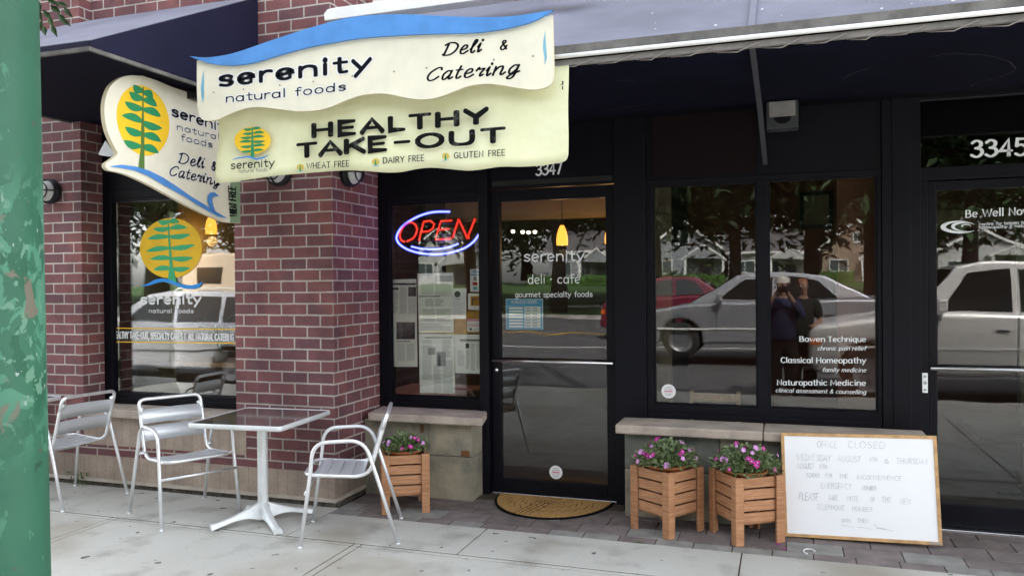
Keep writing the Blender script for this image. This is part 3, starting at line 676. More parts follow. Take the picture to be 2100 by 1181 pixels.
def frame_window(outer, opens, name, label, glass='glass', gy=.035, depth=(Y0, Y1)):
    """outer (x0,x1,z0,z1) minus openings in one row [(x0,x1,z0,z1)...]"""
    x0, x1, z0, z1 = outer; a, c = depth; b = MB(); xs = x0
    for (u0, u1, w0, w1) in opens:
        b.box(xs, u0, a, c, z0, z1); b.box(u0, u1, a, c, z0, w0); b.box(u0, u1, a, c, w1, z1); xs = u1
        e = .012
        b.box(u0, u0+e, a+.02, a+.03, w0, w1); b.box(u1-e, u1, a+.02, a+.03, w0, w1); b.box(u0+e, u1-e, a+.02, a+.03, w0, w0+e); b.box(u0+e, u1-e, a+.02, a+.03, w1-e, w1)
    b.box(xs, x1, a, c, z0, z1)
    wv = new_obj(name, b, M['frame'], BLD, bevel=.002); tag(wv, label)
    for (u0, u1, w0, w1) in opens:
        b = MB(); b.box(u0-.004, u1+.004, a+gy, a+gy+.006, w0-.004, w1+.004); new_obj('pane', b, M[glass], wv)
    return wv
win2 = frame_window((-3.157, -2.262, .65, 2.885), [(-3.055, -2.268, .735, 2.305)], 'window', 'narrow shop window with a neon sign and taped up newspaper pages')
b = MB(); b.box(-3.15, -2.27, 5.885, 5.899, .652, .70); new_obj('trim', b, M['frame'], win2, bevel=.003); b = MB(); b.box(-3.15, -2.27, 5.89, 5.899, 2.345, 2.375); new_obj('trim', b, M['frame'], win2, bevel=.003)
b = MB()                                                           # door posts and head
b.box(-2.260, -2.185, 5.86, 5.99, 0, 2.885); b.box(-1.185, -.955, 5.87, 5.99, .0, 2.885); b.box(-2.185, -1.185, 5.90, 5.99, 2.385, 2.885); b.box(-2.155, -1.20, 5.893, 5.8995, 2.405, 2.445, 1)
b.box(-2.18, -1.19, 5.9, 5.99, -.01, .012, 2)
new_obj('door_frame', b, [M['frame'], M['frame_worn'], M['steel']], BLD, bevel=.003)
def door(x0, x1, g, name_label, bar_z, z1=2.375, z0=.016):
    a, c = 5.925, 5.975; b = MB(); u0, u1, w0, w1 = g
    b.box(x0, u0, a, c, z0, z1); b.box(u1, x1, a, c, z0, z1); b.box(u0, u1, a, c, z0, w0); b.box(u0, u1, a, c, w1, z1)
    d = new_obj('door', b, M['frame'], BLD, bevel=.004); tag(d, name_label)
    b = MB(); b.box(u0-.003, u1+.003, a+.02, a+.026, w0-.003, w1+.003); new_obj('pane', b, M['glass'], d)
    b = MB(); b.tube([(u0-.05, a-.055, bar_z), (u1+.06, a-.055, bar_z)], .013, 12)
    for xx in (u0-.03, u1+.03): b.tube([(xx, a-.055, bar_z), (xx, a+.002, bar_z)], .010, 8)
    new_obj('push_bar', b, M['steel'], d)
    return d
d1 = door(-2.180, -1.190, (-2.105, -1.262, .118, 2.285), 'glass door lettered deli and café with a blue opening hours notice', 1.045)
b = MB(); b.lathe([(0,-.012),(.017,-.010),(.019,0)], (-2.145, 5.924, .965), 14, axis=(0,1,0)); new_obj('lock', b, M['steel'], d1)
DY = 5.9425; pl = (atY, DY)
def z5(x, y): return (660 + x*.35560, 340 + y*.35560)
b = MB()
write_px(b, 'serenity', z5(1165,550), z5(1515,547), 13.6, pl, .20, NR)
write_px(b, 'deli', z5(1190,680), z5(1290,678), 11.8, pl, .15, NR); write_px(b, '*', z5(1312,672), z5(1332,672), 13, pl, .22, NR, cut=False); write_px(b, 'caf\u00e9', z5(1360,678), z5(1492,676), 11.8, pl, .15, NR, cut=False)
write_px(b, 'gourmet', z5(1116,757), z5(1262,757), 7.0, pl, .17, NR); write_px(b, 'specialty', z5(1278,757), z5(1438,755), 7.0, pl, .17, NR, cut=False); write_px(b, 'foods', z5(1457,755), z5(1562,754), 7.0, pl, .17, NR, cut=False)
new_obj('lettering', b, M['vinyl_grey'], d1)
win3 = frame_window((-.955, .625, .652, 2.885), [(-.905, -.176, .752, 2.348), (-.100, .600, .752, 2.352)], 'window', 'pair of clinic windows lettered with treatments')
b = MB(); b.box(-.95, .62, 5.885, 5.899, .654, .69); new_obj('trim', b, M['frame'], win3, bevel=.003); b = MB(); b.box(-.95, .62, 5.888, 5.899, 2.37, 2.39); new_obj('trim', b, M['frame'], win3, bevel=.003)
b = MB(); b.box(-.90, -.18, 5.884, 5.8995, 2.405, 2.86, 0); new_obj('transom_pane', b, [M['maroon']], win3)
PY = 5.932; pl = (atY, PY)
def z3(x, y): return (1540 + x*.26667, 560 + y*.26667)
b = MB(); kw = dict(contrast=.45, serif=.006)
write_px(b, 'Bowen', z3(374,525), z3(572,527), 7.2, pl, .28, NR, **kw); write_px(b, 'Technique', cut=False, a=z3(592,527), b=z3(886,527), up_px=7.2, pl=pl, pen=.28, nrm=NR, **kw)
write_px(b, 'Classical', z3(230,688), z3(478,690), 7.5, pl, .28, NR, **kw); write_px(b, 'Homeopathy', z3(503,690), z3(886,691), 7.5, pl, .28, NR, cut=False, **kw)
write_px(b, 'Naturopathic', z3(202,860), z3(588,862), 7.5, pl, .28, NR, **kw); write_px(b, 'Medicine', z3(612,862), z3(886,864), 7.5, pl, .28, NR, cut=False, **kw)
kw = dict(contrast=.6, slant=.25)
write_px(b, 'chronic pain relief', z3(512,592), z3(884,594), 5.4, pl, .22, NR, **kw)
write_px(b, 'family medicine', z3(548,758), z3(886,760), 5.4, pl, .22, NR, **kw)
write_px(b, 'clinical assessment & counselling', z3(190,914), z3(884,929), 5.4, pl, .22, NR, **kw)
new_obj('lettering', b, M['vinyl_white'], win3)
b = MB(); b.box(.628, .862, 5.88, 5.99, .0, 2.885); b.box(.69, .80, 5.872, 5.88, .66, 2.88); b.box(.862, 4.6, 5.90, 5.99, 2.30, 2.385); b.box(.862, .905, 5.9, 5.99, 0, 2.30); b.box(.862, 4.6, 5.9, 5.99, 2.83, 2.885); b.box(2.0, 4.6, 5.9, 5.99, 0, 2.3); b.box(.862, 2.1, 5.86, 5.99, -.01, .014, 1)
new_obj('door_frame', b, [M['frame'], M['steel']], BLD, bevel=.003)
d2 = door(.908, 1.98, (.962, 1.90, .165, 2.235), 'second glass door at the right edge with a swirl emblem', 1.065, 2.295)
b = MB(); b.box(.866, .898, 5.885, 5.8995, .90, 1.03, 0); b.disc((.882, 5.8845, .965), (1,0,0), (0,0,1), .011, 14, 1); b.box(.874, .890, 5.883, 5.885, 1.0, 1.015, 1); b.box(.874, .890, 5.883, 5.885, .912, .926, 1)
new_obj('lock_plate', b, [M['white'], M['print_grey']], d2)
b = MB(); b.box(.866, 4.6, 5.935, 5.941, 2.38, 2.832); tp = new_obj('transom_pane', b, M['glass_dark'], BLD)
b = MB()
def z6(x, y): return (1800 + x*.32189, 180 + y*.32189)
pl = (atY, 5.9325)
write_px(b, '3345', z6(592,444), z6(955,430), 23, pl, .30, NR, contrast=.5, serif=.012)
new_obj('lettering', b, M['vinyl_grey'], tp)
b = MB(); pl = (atY, DY)
write_px(b, 'Be Well Now', z6(560,828), z6(975,806), 10.2, pl, .26, NR, contrast=.5)
write_px(b, 'centre for bowen technique', z6(645,879), z6(1060,863), 4, pl, .2, NR); write_px(b, 'homeopathy & naturopathy', z6(645,900), z6(1060,884), 4, pl, .2, NR)
def fD(x, y): return atY(*z6(x, y), DY)
def crescent(cx, cy, rx, ry, tx, ty, k, a0, a1, n=22):
    """swirl arm: between two ellipses, thick at the lower left"""
    o, i_ = [], []
    for t in range(n+1):
        a = R(a0 + (a1-a0)*t/n); tt = math.sin(math.pi*t/n)
        o.append((cx+rx*math.cos(a), cy+ry*math.sin(a))); i_.append((cx+tx+(rx-k*tt)*math.cos(a), cy+ty+(ry-k*.55*tt)*math.sin(a)))
    strip_between(b, o, i_, fD, Vector((0,-.002,0)))
new_obj('lettering', b, M['vinyl_grey'], d2); b = MB()
crescent(518, 888, 118, 40, 0, 0, 34, -60, -330); crescent(545, 884, 78, 30, 0, 0, 24, -20, -290); crescent(562, 880, 30, 12, 0, 0, 12, 30, -250)
new_obj('swirl_emblem', b, M['vinyl_grey'], d2)
b = MB(); pl = (atY, 5.8985)
write_px(b, '3347', (1099,360.5), (1152,356), 15.5, pl, .26, NR, contrast=.7, slant=.05)
new_obj('house_number', b, M['vinyl_grey'], BLD)
# room shells behind the glass
b = MB()
b.box(-5.7, -1.1, 10.2, 10.3, 0, 3, 0); b.box(-5.72, -5.6, 6.0, 10.2, 0, 3, 1); b.box(-1.12, -1.06, 6.0, 10.2, 0, 3, 0); b.box(-5.6, -1.1, 5.7, 10.2, 2.95, 3.05, 2); b.box(-5.6, -1.1, 5.71, 10.2, -.1, 0, 3)
b.box(-5.556, -5.1, 5.75, 5.80, .6, 2.95, 1); b.box(-3.2, -1.15, 7.9, 8.0, 2.3, 2.9, 4); b.box(-4.2, -3.9, 9.7, 10.1, 0, 2.95, 4)
b.box(-3.3, -3.16, 6.0, 6.06, .0, 2.95, 2)
new_obj('room', b, [M['deli_wall'], M['deli_tan'], M['dark_room'], M['room_floor'], M['deli_tan']], BLD)
b = MB()
b.box(-1.0, 5, 9.0, 9.1, 0, 3, 0); b.box(.36, .62, 6.1, 6.16, .65, 2.95, 0); b.box(-1.0, 5, 6.0, 9.0, 2.95, 3.05, 1); b.box(-1.0, 5, 6.05, 9.0, -.1, 0, 2); b.box(-.94, -.80, 6.1, 6.16, .65, 2.95, 3); b.box(-1.055, -1.001, 6.0, 9.1, 0, 3, 1)
b.box(.9, 2.2, 7.2, 7.3, 2.05, 2.2, 3); b.box(1.75, 1.86, 7.2, 7.3, 0, 2.05, 3); b.box(4.9, 5, 6, 9, 0, 3, 1)
new_obj('room', b, [M['clinic_wall'], M['dark_room'], M['room_floor'], M['clinic_tan']], BLD)
# ------------------------------------------------------------------ awnings
AY, AZ, AT, AW = 4.30, 2.885, 3.90, 5.86                            # front rail depth and height, top height, wall depth
aw = thing('awning', 'long weathered navy canvas awning with a bright metal edge across the shop front', 'awning', (1.0, 5.86, 2.86))
b = MB(); nx, ny = 40, 8; x0, x1 = -3.12, 5.2
for j in range(ny+1):
    for i in range(nx+1):
        u, t = i/nx, j/ny; x = x0+(x1-x0)*u
        sag = -.025*math.sin(math.pi*t)*(.55+.45*abs(math.sin(math.pi*(x+.15)/1.35)))
        b.v.append(Vector((x, AY+(AW-AY)*t, AZ+.045+(AT-AZ-.045)*t + sag)))
for j in range(ny):
    for i in range(nx): a = j*(nx+1)+i; b.face((a, a+1, a+nx+2, a+nx+1), 0, True)
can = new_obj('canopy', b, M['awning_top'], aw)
sol = can.modifiers.new('thick', 'SOLIDIFY'); sol.thickness = .004
b = MB()
for x in (-.15, 1.2, 2.55): b.bar((x, AY-.004, AZ+.052), (x, AW, AT+.004), .035, .006)
new_obj('seam', b, M['awning_top'], aw)
b = MB(); b.bar((x0, AY-.012, AZ+.045), (x1, AY-.012, AZ+.045), .012, .045); new_obj('hem', b, M['awning_hem'], aw)
b = MB(); b.tube([(x0, AY-.018, AZ+.008), (x1, AY-.018, AZ+.008)], .0125, 12); new_obj('front_rail', b, M['rail_white'], aw)
b = MB(); b.bar((x0, AY+.02, AZ-.022), (x1, AY+.02, AZ-.022), .03, .03); new_obj('inner_rail', b, M['awning_edge'], aw)
b = MB()
for j in range(7):
    for i in range(nx+1):
        t = j/6; x = x0+(x1-x0)*i/nx; b.v.append(Vector((x, AY+.07+(5.90-AY-.07)*t, AZ-.035-.012*math.sin(math.pi*t)*(1+.6*math.sin(x*2.3)))))
for j in range(6):
    for i in range(nx): a = j*(nx+1)+i; b.face((a, a+nx+1, a+nx+2, a+1), 0, True)
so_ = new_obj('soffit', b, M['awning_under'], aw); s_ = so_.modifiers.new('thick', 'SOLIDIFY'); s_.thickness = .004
b = MB(); rr = random.Random(5); x = -1.4
while x < 2.6:
    L_ = rr.uniform(.14, .22); dz = rr.uniform(-.005, .005)
    b.tube([(x, AY+.055, AZ-.034), (x+L_*.5, AY+.012, AZ-.050+dz), (x+L_, AY-.005, AZ-.018)], .0035, 5)
    b.tube([(x+L_, AY-.005, AZ-.018), (x+L_+.015, AY+.05, AZ-.034)], .0035, 5); x += L_ + .025
new_obj('lacing', b, M['cord'], aw)
b = MB()
for p, q in (((-.145, AY+.03, AZ-.03), (-.115, 5.86, 2.46)), ((2.6, AY+.03, AZ-.03), (2.6, 5.86, 2.46))):
    p, q = Vector(p), Vector(q); mid = (p+q)/2 + Vector((0,0,.045))
    b.bar(p, mid, .030, .012); b.bar(mid, q, .030, .012)
new_obj('arm', b, M['arm_metal'], aw)
# white scuff marks on the soffit, droppings on the top
b = MB(); rr = random.Random(11)
def scuff(pts, wd):
    b.ribbon([Vector((x, y, AZ-.0535)) for x, y in pts], wd, (0,0,-1))
def on_soffit(px, py):
    p = atZ(px, py, AZ-.0535); return (p.x, p.y)
for seg in (((1905,118),(1935,112),(1965,110)), ((1968,111),(2010,113),(2040,117)), ((2043,118),(2072,128),(2084,142)), ((2080,146),(2050,160),(2015,168)), ((2012,169),(1995,174),(1990,178)), ((1728,162),(1752,150),(1785,140)), ((1245,227),(1290,221),(1335,213)), ((1262,165),(1280,166),(1306,168)), ((1752,192),(1763,190),(1770,188))):
    scuff([on_soffit(*q) for q in seg], .006)
new_obj('scuff', b, mat('scuff', (.02,.02,.03), .9, col2=(.09,.09,.09), nscale=30), aw)
b = MB()
for k in range(46):
    t = rr.random(); x = rr.uniform(-1.6, 2.2); r_ = rr.uniform(.003, .009)*(1.4 if rr.random() < .15 else 1)
    n_ = Vector((0, -(AT-AZ-.045), AW-AY)).normalized(); c_ = Vector((x, AY+(AW-AY)*t, AZ+.045+(AT-AZ-.045)*t)) + n_*.006
    b.disc(c_, (1,0,0), n_.cross(Vector((1,0,0))), r_, 7)
new_obj('dropping', b, M['white'], aw)
b = MB(); b.prism([(-3.125, 5.06, 3.55), (-1.2, 5.06, 3.56), (-1.2, 5.06, 3.63), (-3.04, 5.06, 3.635), (-3.10, 5.06, 3.63), (-3.13, 5.06, 3.60)], (0,.12,0))
new_obj('flashing', b, M['fascia'], aw, bevel=.004)

aw2 = thing('awning', 'navy box awning with a closed side over the painted deli window', 'awning', (-4.7, 5.2, 3.0))
LY, LZ, XL, XR = 3.62, 3.04, -5.66, -3.79
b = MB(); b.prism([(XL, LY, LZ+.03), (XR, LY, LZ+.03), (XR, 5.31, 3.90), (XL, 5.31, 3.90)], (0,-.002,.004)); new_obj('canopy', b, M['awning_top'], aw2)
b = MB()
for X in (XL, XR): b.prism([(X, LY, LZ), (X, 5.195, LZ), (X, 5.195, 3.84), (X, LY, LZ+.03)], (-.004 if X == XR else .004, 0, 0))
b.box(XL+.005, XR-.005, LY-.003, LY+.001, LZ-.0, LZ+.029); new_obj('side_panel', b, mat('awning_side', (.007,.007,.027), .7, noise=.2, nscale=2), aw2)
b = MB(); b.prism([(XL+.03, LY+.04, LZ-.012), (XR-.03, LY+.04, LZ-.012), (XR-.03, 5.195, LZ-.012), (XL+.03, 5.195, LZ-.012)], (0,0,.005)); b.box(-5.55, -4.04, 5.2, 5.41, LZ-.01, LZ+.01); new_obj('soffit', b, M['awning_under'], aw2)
b = MB(); b.bar((XL, LY+.005, LZ-.014), (XR, LY+.005, LZ-.014), .024, .022); b.bar((XR-.012, LY+.02, LZ-.014), (XR-.012, 5.19, LZ-.014), .022, .022); b.bar((XL+.012, LY+.02, LZ-.014), (XL+.012, 5.19, LZ-.014), .022, .022); new_obj('frame', b, M['awning_hem'], aw2)

# ------------------------------------------------------------------ hanging signs
SY = 4.21
def zs(x, y): return (380 + x*.38095, 20 + y*.38095)                # zoomed view of the signs -> photo pixels
def fS(x, y): return atY(*zs(x, y), SY)
def smooth2(pts, closed=True, k=4):
    n = len(pts); out = []
    for i in range(n if closed else n-1):
        p = [pts[(i+j) % n] if closed else pts[min(max(i+j, 0), n-1)] for j in (-1,0,1,2)]
        for t in range(k):
            u = t/k; out.append(tuple(.5*((2*p[1][a])+(-p[0][a]+p[2][a])*u+(2*p[0][a]-5*p[1][a]+4*p[2][a]-p[3][a])*u*u+(-p[0][a]+3*p[1][a]-3*p[2][a]+p[3][a])*u**3) for a in (0,1)))
    if not closed: out.append(pts[-1])
    return out
sg = thing('hanging_sign', 'cream wavy shop sign with a blue crest and handwritten deli lettering', 'sign', (-2.45, 4.23, 2.70))
b = MB()
btm = smooth2([(75,570),(88,590),(112,598),(145,597),(180,590),(240,562),(320,533),(400,525),(500,536),(600,547),(700,544),(780,525),(870,487),(950,461),(1050,452),(1130,462),(1200,477),(1280,484),(1360,473),(1450,440),(1530,411),(1620,400),(1700,407),(1800,424),(1880,431),(1940,419),(1972,398),(1984,362)], False, 3)
body = [(62,275),(62,420),(65,520)] + btm + [(1980,200),(1975,30),(1870,55),(1750,75),(1600,90),(1400,90),(1200,85),(1050,90),(900,100),(750,135),(600,175),(450,215),(330,255),(230,278),(120,272)]
b.prism([fS(*p) for p in body], (0,.022,0), 0, 1)
bd = new_obj('panel', b, [M['cream'], M['cream_edge']], sg)
b = MB()
top = smooth2([(35,255),(120,263),(230,250),(330,222),(450,180),(600,130),(750,85),(900,48),(1050,35),(1200,33),(1400,42),(1600,48),(1750,44),(1870,29),(1985,8)], False, 3)
low = smooth2([(35,257),(110,286),(180,300),(270,305),(380,290),(500,255),(650,213),(800,184),(950,160),(1100,148),(1300,138),(1500,133),(1650,122),(1850,80),(1985,12)], False, 3)
b.prism([fS(*p)+Vector((0,-.022,0)) for p in low + top[::-1][1:-1]], (0,.021,0)); new_obj('wave_crest', b, M['sign_blue'], sg)
b = MB()
for lf in (((98,328),(90,380),(84,420),(88,470),(95,508)), ((1938,112),(1928,170),(1926,210),(1934,260),(1935,302))):
    k = 1
    rt = [(x + (16, 14, 20, 12, 0)[i]*(1 if i else 0), y) for i, (x, y) in enumerate(lf)]
    strip_between(b, lf, [lf[0]] + [(x+w_, y) for (x, y), w_ in zip(lf[1:], (12, 17, 14, 0))], fS, Vector((0,-.0015,0)))
new_obj('wave_mark', b, M['sign_teal'], sg)
pl = (atY, SY)
halo, ink = MB(), MB()
for gr, bb in ((.022, halo), (0, ink)):
    kw = dict(grow=gr, lift=.002 if not gr else .0006)
    write_px(bb, 'serenity', zs(180,414), zs(1005,322), 20, pl, .48, NR, track=.16, contrast=.58, **kw)
    kw['grow'] = gr*.8
    write_px(bb, 'natural', zs(220,500), zs(545,470), 10.8, pl, .30, NR, track=.14, contrast=.6, **kw); write_px(bb, 'foods', zs(592,466), zs(868,434), 10.8, pl, .30, NR, cut=False, track=.20, contrast=.6, **kw)
new_obj('lettering', halo, M['white'], sg)
kw = dict(gl=GS, slant=.42, contrast=.55, track=.14)
write_px(ink, 'Deli', zs(1385,250), zs(1590,228), 16.5, pl, .30, NR, **kw); write_px(ink, '&', zs(1692,220), zs(1735,214), 13, pl, .34, NR, cut=False, slant=.2, contrast=.5)
write_px(ink, 'Catering', zs(1292,385), zs(1795,343), 16.5, pl, .30, NR, **kw)
new_obj('lettering', ink, M['ink'], sg)
b = MB(); rr = random.Random(2)
for p in ((155,447),(315,430),(510,408),(690,388),(900,358),(1125,335),(1300,315),(1662,272),(1873,252),(1575,128)): b.disc(fS(*p)+Vector((0,-.003,0)), (1,0,0), (0,0,1), .0055, 8)
new_obj('screw', b, M['awning_edge'], sg)
b = MB()
for X in (-3.2, -1.75): b.box(X-.02, X+.02, 4.256, 4.29, 2.84, 2.96)
b.box(-3.35, -3.30, 4.256, 5.19, 2.93, 2.97); new_obj('bracket', b, M['black_metal'], sg)

BY = 4.28
def fB(x, y): return atY(*zs(x, y), BY)
sun_faded = mat('sun_faded', (.62,.47,.10), .5)
bn = thing('banner', 'pale green healthy take-out banner hanging below the cream sign', 'banner', (-2.3, 4.3, 2.33))
b = MB(); low = smooth2([(143,905),(152,928),(215,932),(300,920),(380,910),(500,895),(650,880),(800,868),(900,866),(1000,872),(1080,878),(1160,875),(1240,858),(1320,850),(1420,858),(1520,868),(1600,862),(1700,847),(1800,846),(1900,840),(2000,826),(2048,812),(2062,780)], False, 3)
lp = [fB(*p) for p in low]; n = len(lp); zt = fB(2062,290).z; rows = 10
for j in range(rows+1):
    for i, p in enumerate(lp):
        t = j/rows; x = p.x + (fB(160, 620).x - lp[0].x)*t*max(0, 1-i/6); z = p.z + (zt-p.z)*t
        y = BY + .02*math.sin(x*9+.5)*(1-t)*.5 + .012*math.sin(x*4+t*5)*math.sin(math.pi*t) + (.03*t)
        if i < 5: y += .02*(5-i)*.5
        b.v.append(Vector((x, y, z)))
for j in range(rows):
    for i in range(n-1): a = j*n+i; b.face((a, a+1, a+n+1, a+n), 0, True)
cl = new_obj('cloth', b, M['banner'], bn); s_ = cl.modifiers.new('thick', 'SOLIDIFY'); s_.thickness = .004; s_.offset = 1
def byw(x, z): # depth of the rippled cloth is a little uneven, so the print floats 12 mm proud
    return BY - .006
pl = (atY, BY-.016)
def fP(x, y): return atY(*zs(x, y), BY-.016)
ink = MB()
write_px(ink, 'HEALTHY', (641,281.5), (1000,251.5), 17.6, pl, .72, NR, track=.22, contrast=.5)
write_px(ink, 'TAKE', (610,323), (796,307), 17.6, pl, .72, NR, track=.12, contrast=.5); write_px(ink, '-', (807,305), (846,302), 17.6, pl, .72, NR, cut=False, contrast=.5); write_px(ink, 'OUT', (854,303.5), (1038,289.5), 17.6, pl, .72, NR, cut=False, track=.24, contrast=.5)
new_obj('lettering', ink, M['ink_worn'], bn)
b = MB()
def circ(cx, cy, rx, ry, f, dy, mi, n=32): b.poly([f(cx+rx*math.cos(2*math.pi*i/n), cy+ry*math.sin(2*math.pi*i/n))+Vector((0,dy,0)) for i in range(n)][::-1], mi)
circ(362,705,98,73,fP,0,0); new_obj('sun_disc', b, M['sun_yellow'], bn); b = MB()
for (p, q, fl) in (((312,645),(410,640),1), ((308,668),(428,662),1), ((296,690),(428,684),1), ((290,714),(432,707),-1), ((296,738),(432,730),1), ((300,764),(424,756),1)): outline_leaf(b, wavy_leaf(p, q, 13, flip=fl), fP, Vector((0,-.002,0)), 1)
strip_between(b, [(360,632),(358,700),(352,796)], [(364,632),(368,700),(374,796)], fP, Vector((0,-.003,0)), 1)
strip_between(b, [(256,806),(290,795),(340,788),(385,800),(425,792),(458,778)], [(256,809),(292,802),(340,797),(385,811),(428,800),(458,778)], fP, Vector((0,-.004,0)), 2)
new_obj('fir_emblem', b, [M['sun_yellow'], M['leaf_green'], M['sign_blue']], bn)
for cx, cy in ((620,848),(1025,818),(1402,788)):
    b = MB(); circ(cx, cy, 20, 17, fP, 0, 3, 16); strip_between(b, [(cx-3, cy-8),(cx-5, cy+25)], [(cx+2, cy-8),(cx+5, cy+25)], fP, Vector((0,-.002,0)), 1); strip_between(b, [(cx-20, cy+23),(cx+18, cy+20)], [(cx-20, cy+26),(cx+18, cy+23)], fP, Vector((0,-.003,0)), 4)
    new_obj('tree_emblem', b, [M['sun_yellow'], M['leaf_green'], M['sign_blue'], sun_faded, M['sign_teal']], bn)
ink = MB()
write_px(ink, 'serenity', zs(246,858), zs(482,843), 10, pl, .24, NR); write_px(ink, 'natural foods', zs(288,880), zs(444,870), 5, pl, .14, NR)
for t, a, c in (('WHEAT', (655,858), (782,850)), ('FREE', (803,849), (884,843)), ('DAIRY', (1065,828), (1180,821)), ('FREE', (1203,819), (1287,813)), ('GLUTEN', (1447,801), (1607,792)), ('FREE', (1632,790), (1723,784))): write_px(ink, t, zs(*a), zs(*c), 8.0, pl, .26, NR, cut=(t != 'FREE'), track=.22, contrast=.7)
ink.cuts.append(len(ink.f)); strip_between(ink, [(2028,385),(2036,385)], [(2028,405),(2036,405)], fP, Vector((0,0,0))); strip_between(ink, [(2028,412),(2034,412)], [(2028,432),(2034,432)], fP, Vector((0,0,0))); strip_between(ink, [(2020,404),(2028,404)], [(2020,408),(2028,408)], fP, Vector((0,0,0)))
new_obj('lettering', ink, M['ink'], bn)

BX = -3.95
bs = thing('projecting_sign', 'cream flag sign with tree and yellow sun sticking out from the brick pier', 'sign', (-3.96, 5.1, 2.13))
def zb(x, y): return (190 + x*.28794, 130 + y*.28794)
def fX(x, y): return atX(*zb(x, y), BX)
b = MB()
out = smooth2([(340,90),(260,88),(190,110),(130,160),(97,230),(84,310),(88,400),(105,480),(132,550),(163,608),(178,640),(163,665),(122,695),(97,713),(92,738),(115,762),(180,776),(260,800),(350,840),(450,890),(550,945),(650,1000),(750,1050),(850,1095),(920,1125),(985,1136)], False, 3) + [(1052,1138),(1052,440),(760,238),(680,208),(560,168),(455,122)]
b.prism([fX(*p) for p in out], (-.03,0,0), 0, 1); new_obj('panel', b, [M['cream'], M['cream_edge']], bs)
b = MB(); OX = lambda k: Vector((.0012*k, 0, 0))
pts = []
for i in range(40):
    a = 2*math.pi*i/40; pts.append(fX(357+188*math.cos(a)+.05*255*math.sin(a)*1.0, 408+250*math.sin(a)+38*math.cos(a)*.55)+OX(1))
b.poly(pts, 0); new_obj('sun_disc', b, M['sun_yellow'], bs); b = MB()
for (p, q, fl) in (((287,155),(428,252),1), ((258,204),(458,310),1), ((225,274),(486,382),1), ((204,371),(496,464),-1), ((226,454),(488,560),1), ((218,549),(470,640),1)):
    outline_leaf(b, wavy_leaf(p, q, 48, flip=fl), fX, OX(2), 1)
strip_between(b, [(352,170),(350,330),(343,460),(341,590),(322,752)], [(362,170),(360,330),(366,460),(366,590),(367,760)], fX, OX(3), 2)
new_obj('fir_tree', b, [M['sun_yellow'], M['leaf_green'], M['trunk_green']], bs); b = MB()
strip_between(b, [(118,735),(200,723),(300,735),(400,765),(500,815),(600,880),(700,950),(800,1010),(832,1032)], [(118,737),(200,746),(300,766),(400,808),(500,868),(650,950),(740,1008),(830,1060),(880,1080)], fX, OX(4), 3)
strip_between(b, [(832,1034),(814,990),(812,950),(830,922),(862,918),(893,946)], [(880,1078),(858,1020),(850,985),(850,960),(864,950),(893,947)], fX, OX(5), 3)
strip_between(b, [(832,1034),(880,1060),(956,1104)], [(830,1060),(890,1092),(956,1105)], fX, OX(5), 3)
new_obj('wave', b, [M['sun_yellow'], M['leaf_green'], M['trunk_green'], M['sign_blue']], bs)
b = MB(); b.prism([fX(978,848)+OX(1), fX(1050,848)+OX(1), fX(1050,1135)+OX(1), fX(978,1134)+OX(1)], (.002,0,0)); 
pl = (atX, BX+.0045); NX = (1, 0, 0)
p0 = atX(*zb(1027,1092), BX+.0045); p1 = atX(*zb(1022,1000), BX+.0045); p2 = atX(*zb(1021,980), BX+.0045); p3 = atX(*zb(1016,880), BX+.0045)
sp = new_obj('green_strip', b, M['banner_green'], bs)
ink = MB()
for t, u, v in (('WHEAT', p0, p1), ('FREE', p2, p3)): write(ink, t, u, v, (0,-1,0), .055, .011, NX, lift=0, track=.2)
halo = MB(); pl = (atX, BX+.001)
for gr, bb in ((.018, halo), (0, ink)):
    kw = dict(grow=gr, lift=.002 if not gr else .0006, track=.08)
    write_px(bb, 'serenity', zb(560,372), zb(985,506), 13.5, pl, .36, NX, contrast=.7, **kw)
    kw['grow'] = gr*.6; kw['track'] = .16
    write_px(bb, 'natural', zb(598,474), zb(905,548), 8.6, pl, .22, NX, **kw); write_px(bb, 'foods', zb(628,548), zb(855,602), 8.6, pl, .22, NX, **kw)
    kw = dict(grow=gr*.8, lift=.002 if not gr else .0006, gl=GS, slant=.30, contrast=.6, track=.12)
    write_px(bb, 'Deli', zb(610,710), zb(790,748), 14.5, pl, .26, NX, **kw); write_px(bb, '&', zb(842,758), zb(880,766), 12, pl, .26, NX, cut=False, slant=.2, lift=kw['lift'], grow=gr*.8)
    write_px(bb, 'Catering', zb(540,795), zb(900,875), 14, pl, .26, NX, **kw)
new_obj('lettering', halo, M['white'], bs); new_obj('lettering', ink, M['ink'], bs)
b = MB(); b.prism([fX(342,88)+OX(2), fX(448,122)+OX(2), fX(446,182)+OX(2), fX(342,150)+OX(2)], (.006,0,0)); new_obj('clamp_plate', b, M['cream'], bs, bevel=.002)
b = MB(); b.box(BX-.07, BX+.04, 4.60, 4.72, 2.96, 3.02); b.box(BX-.04, BX-.01, 4.2, 5.19, 3.01, 3.03); new_obj('bracket', b, M['black_metal'], bs)

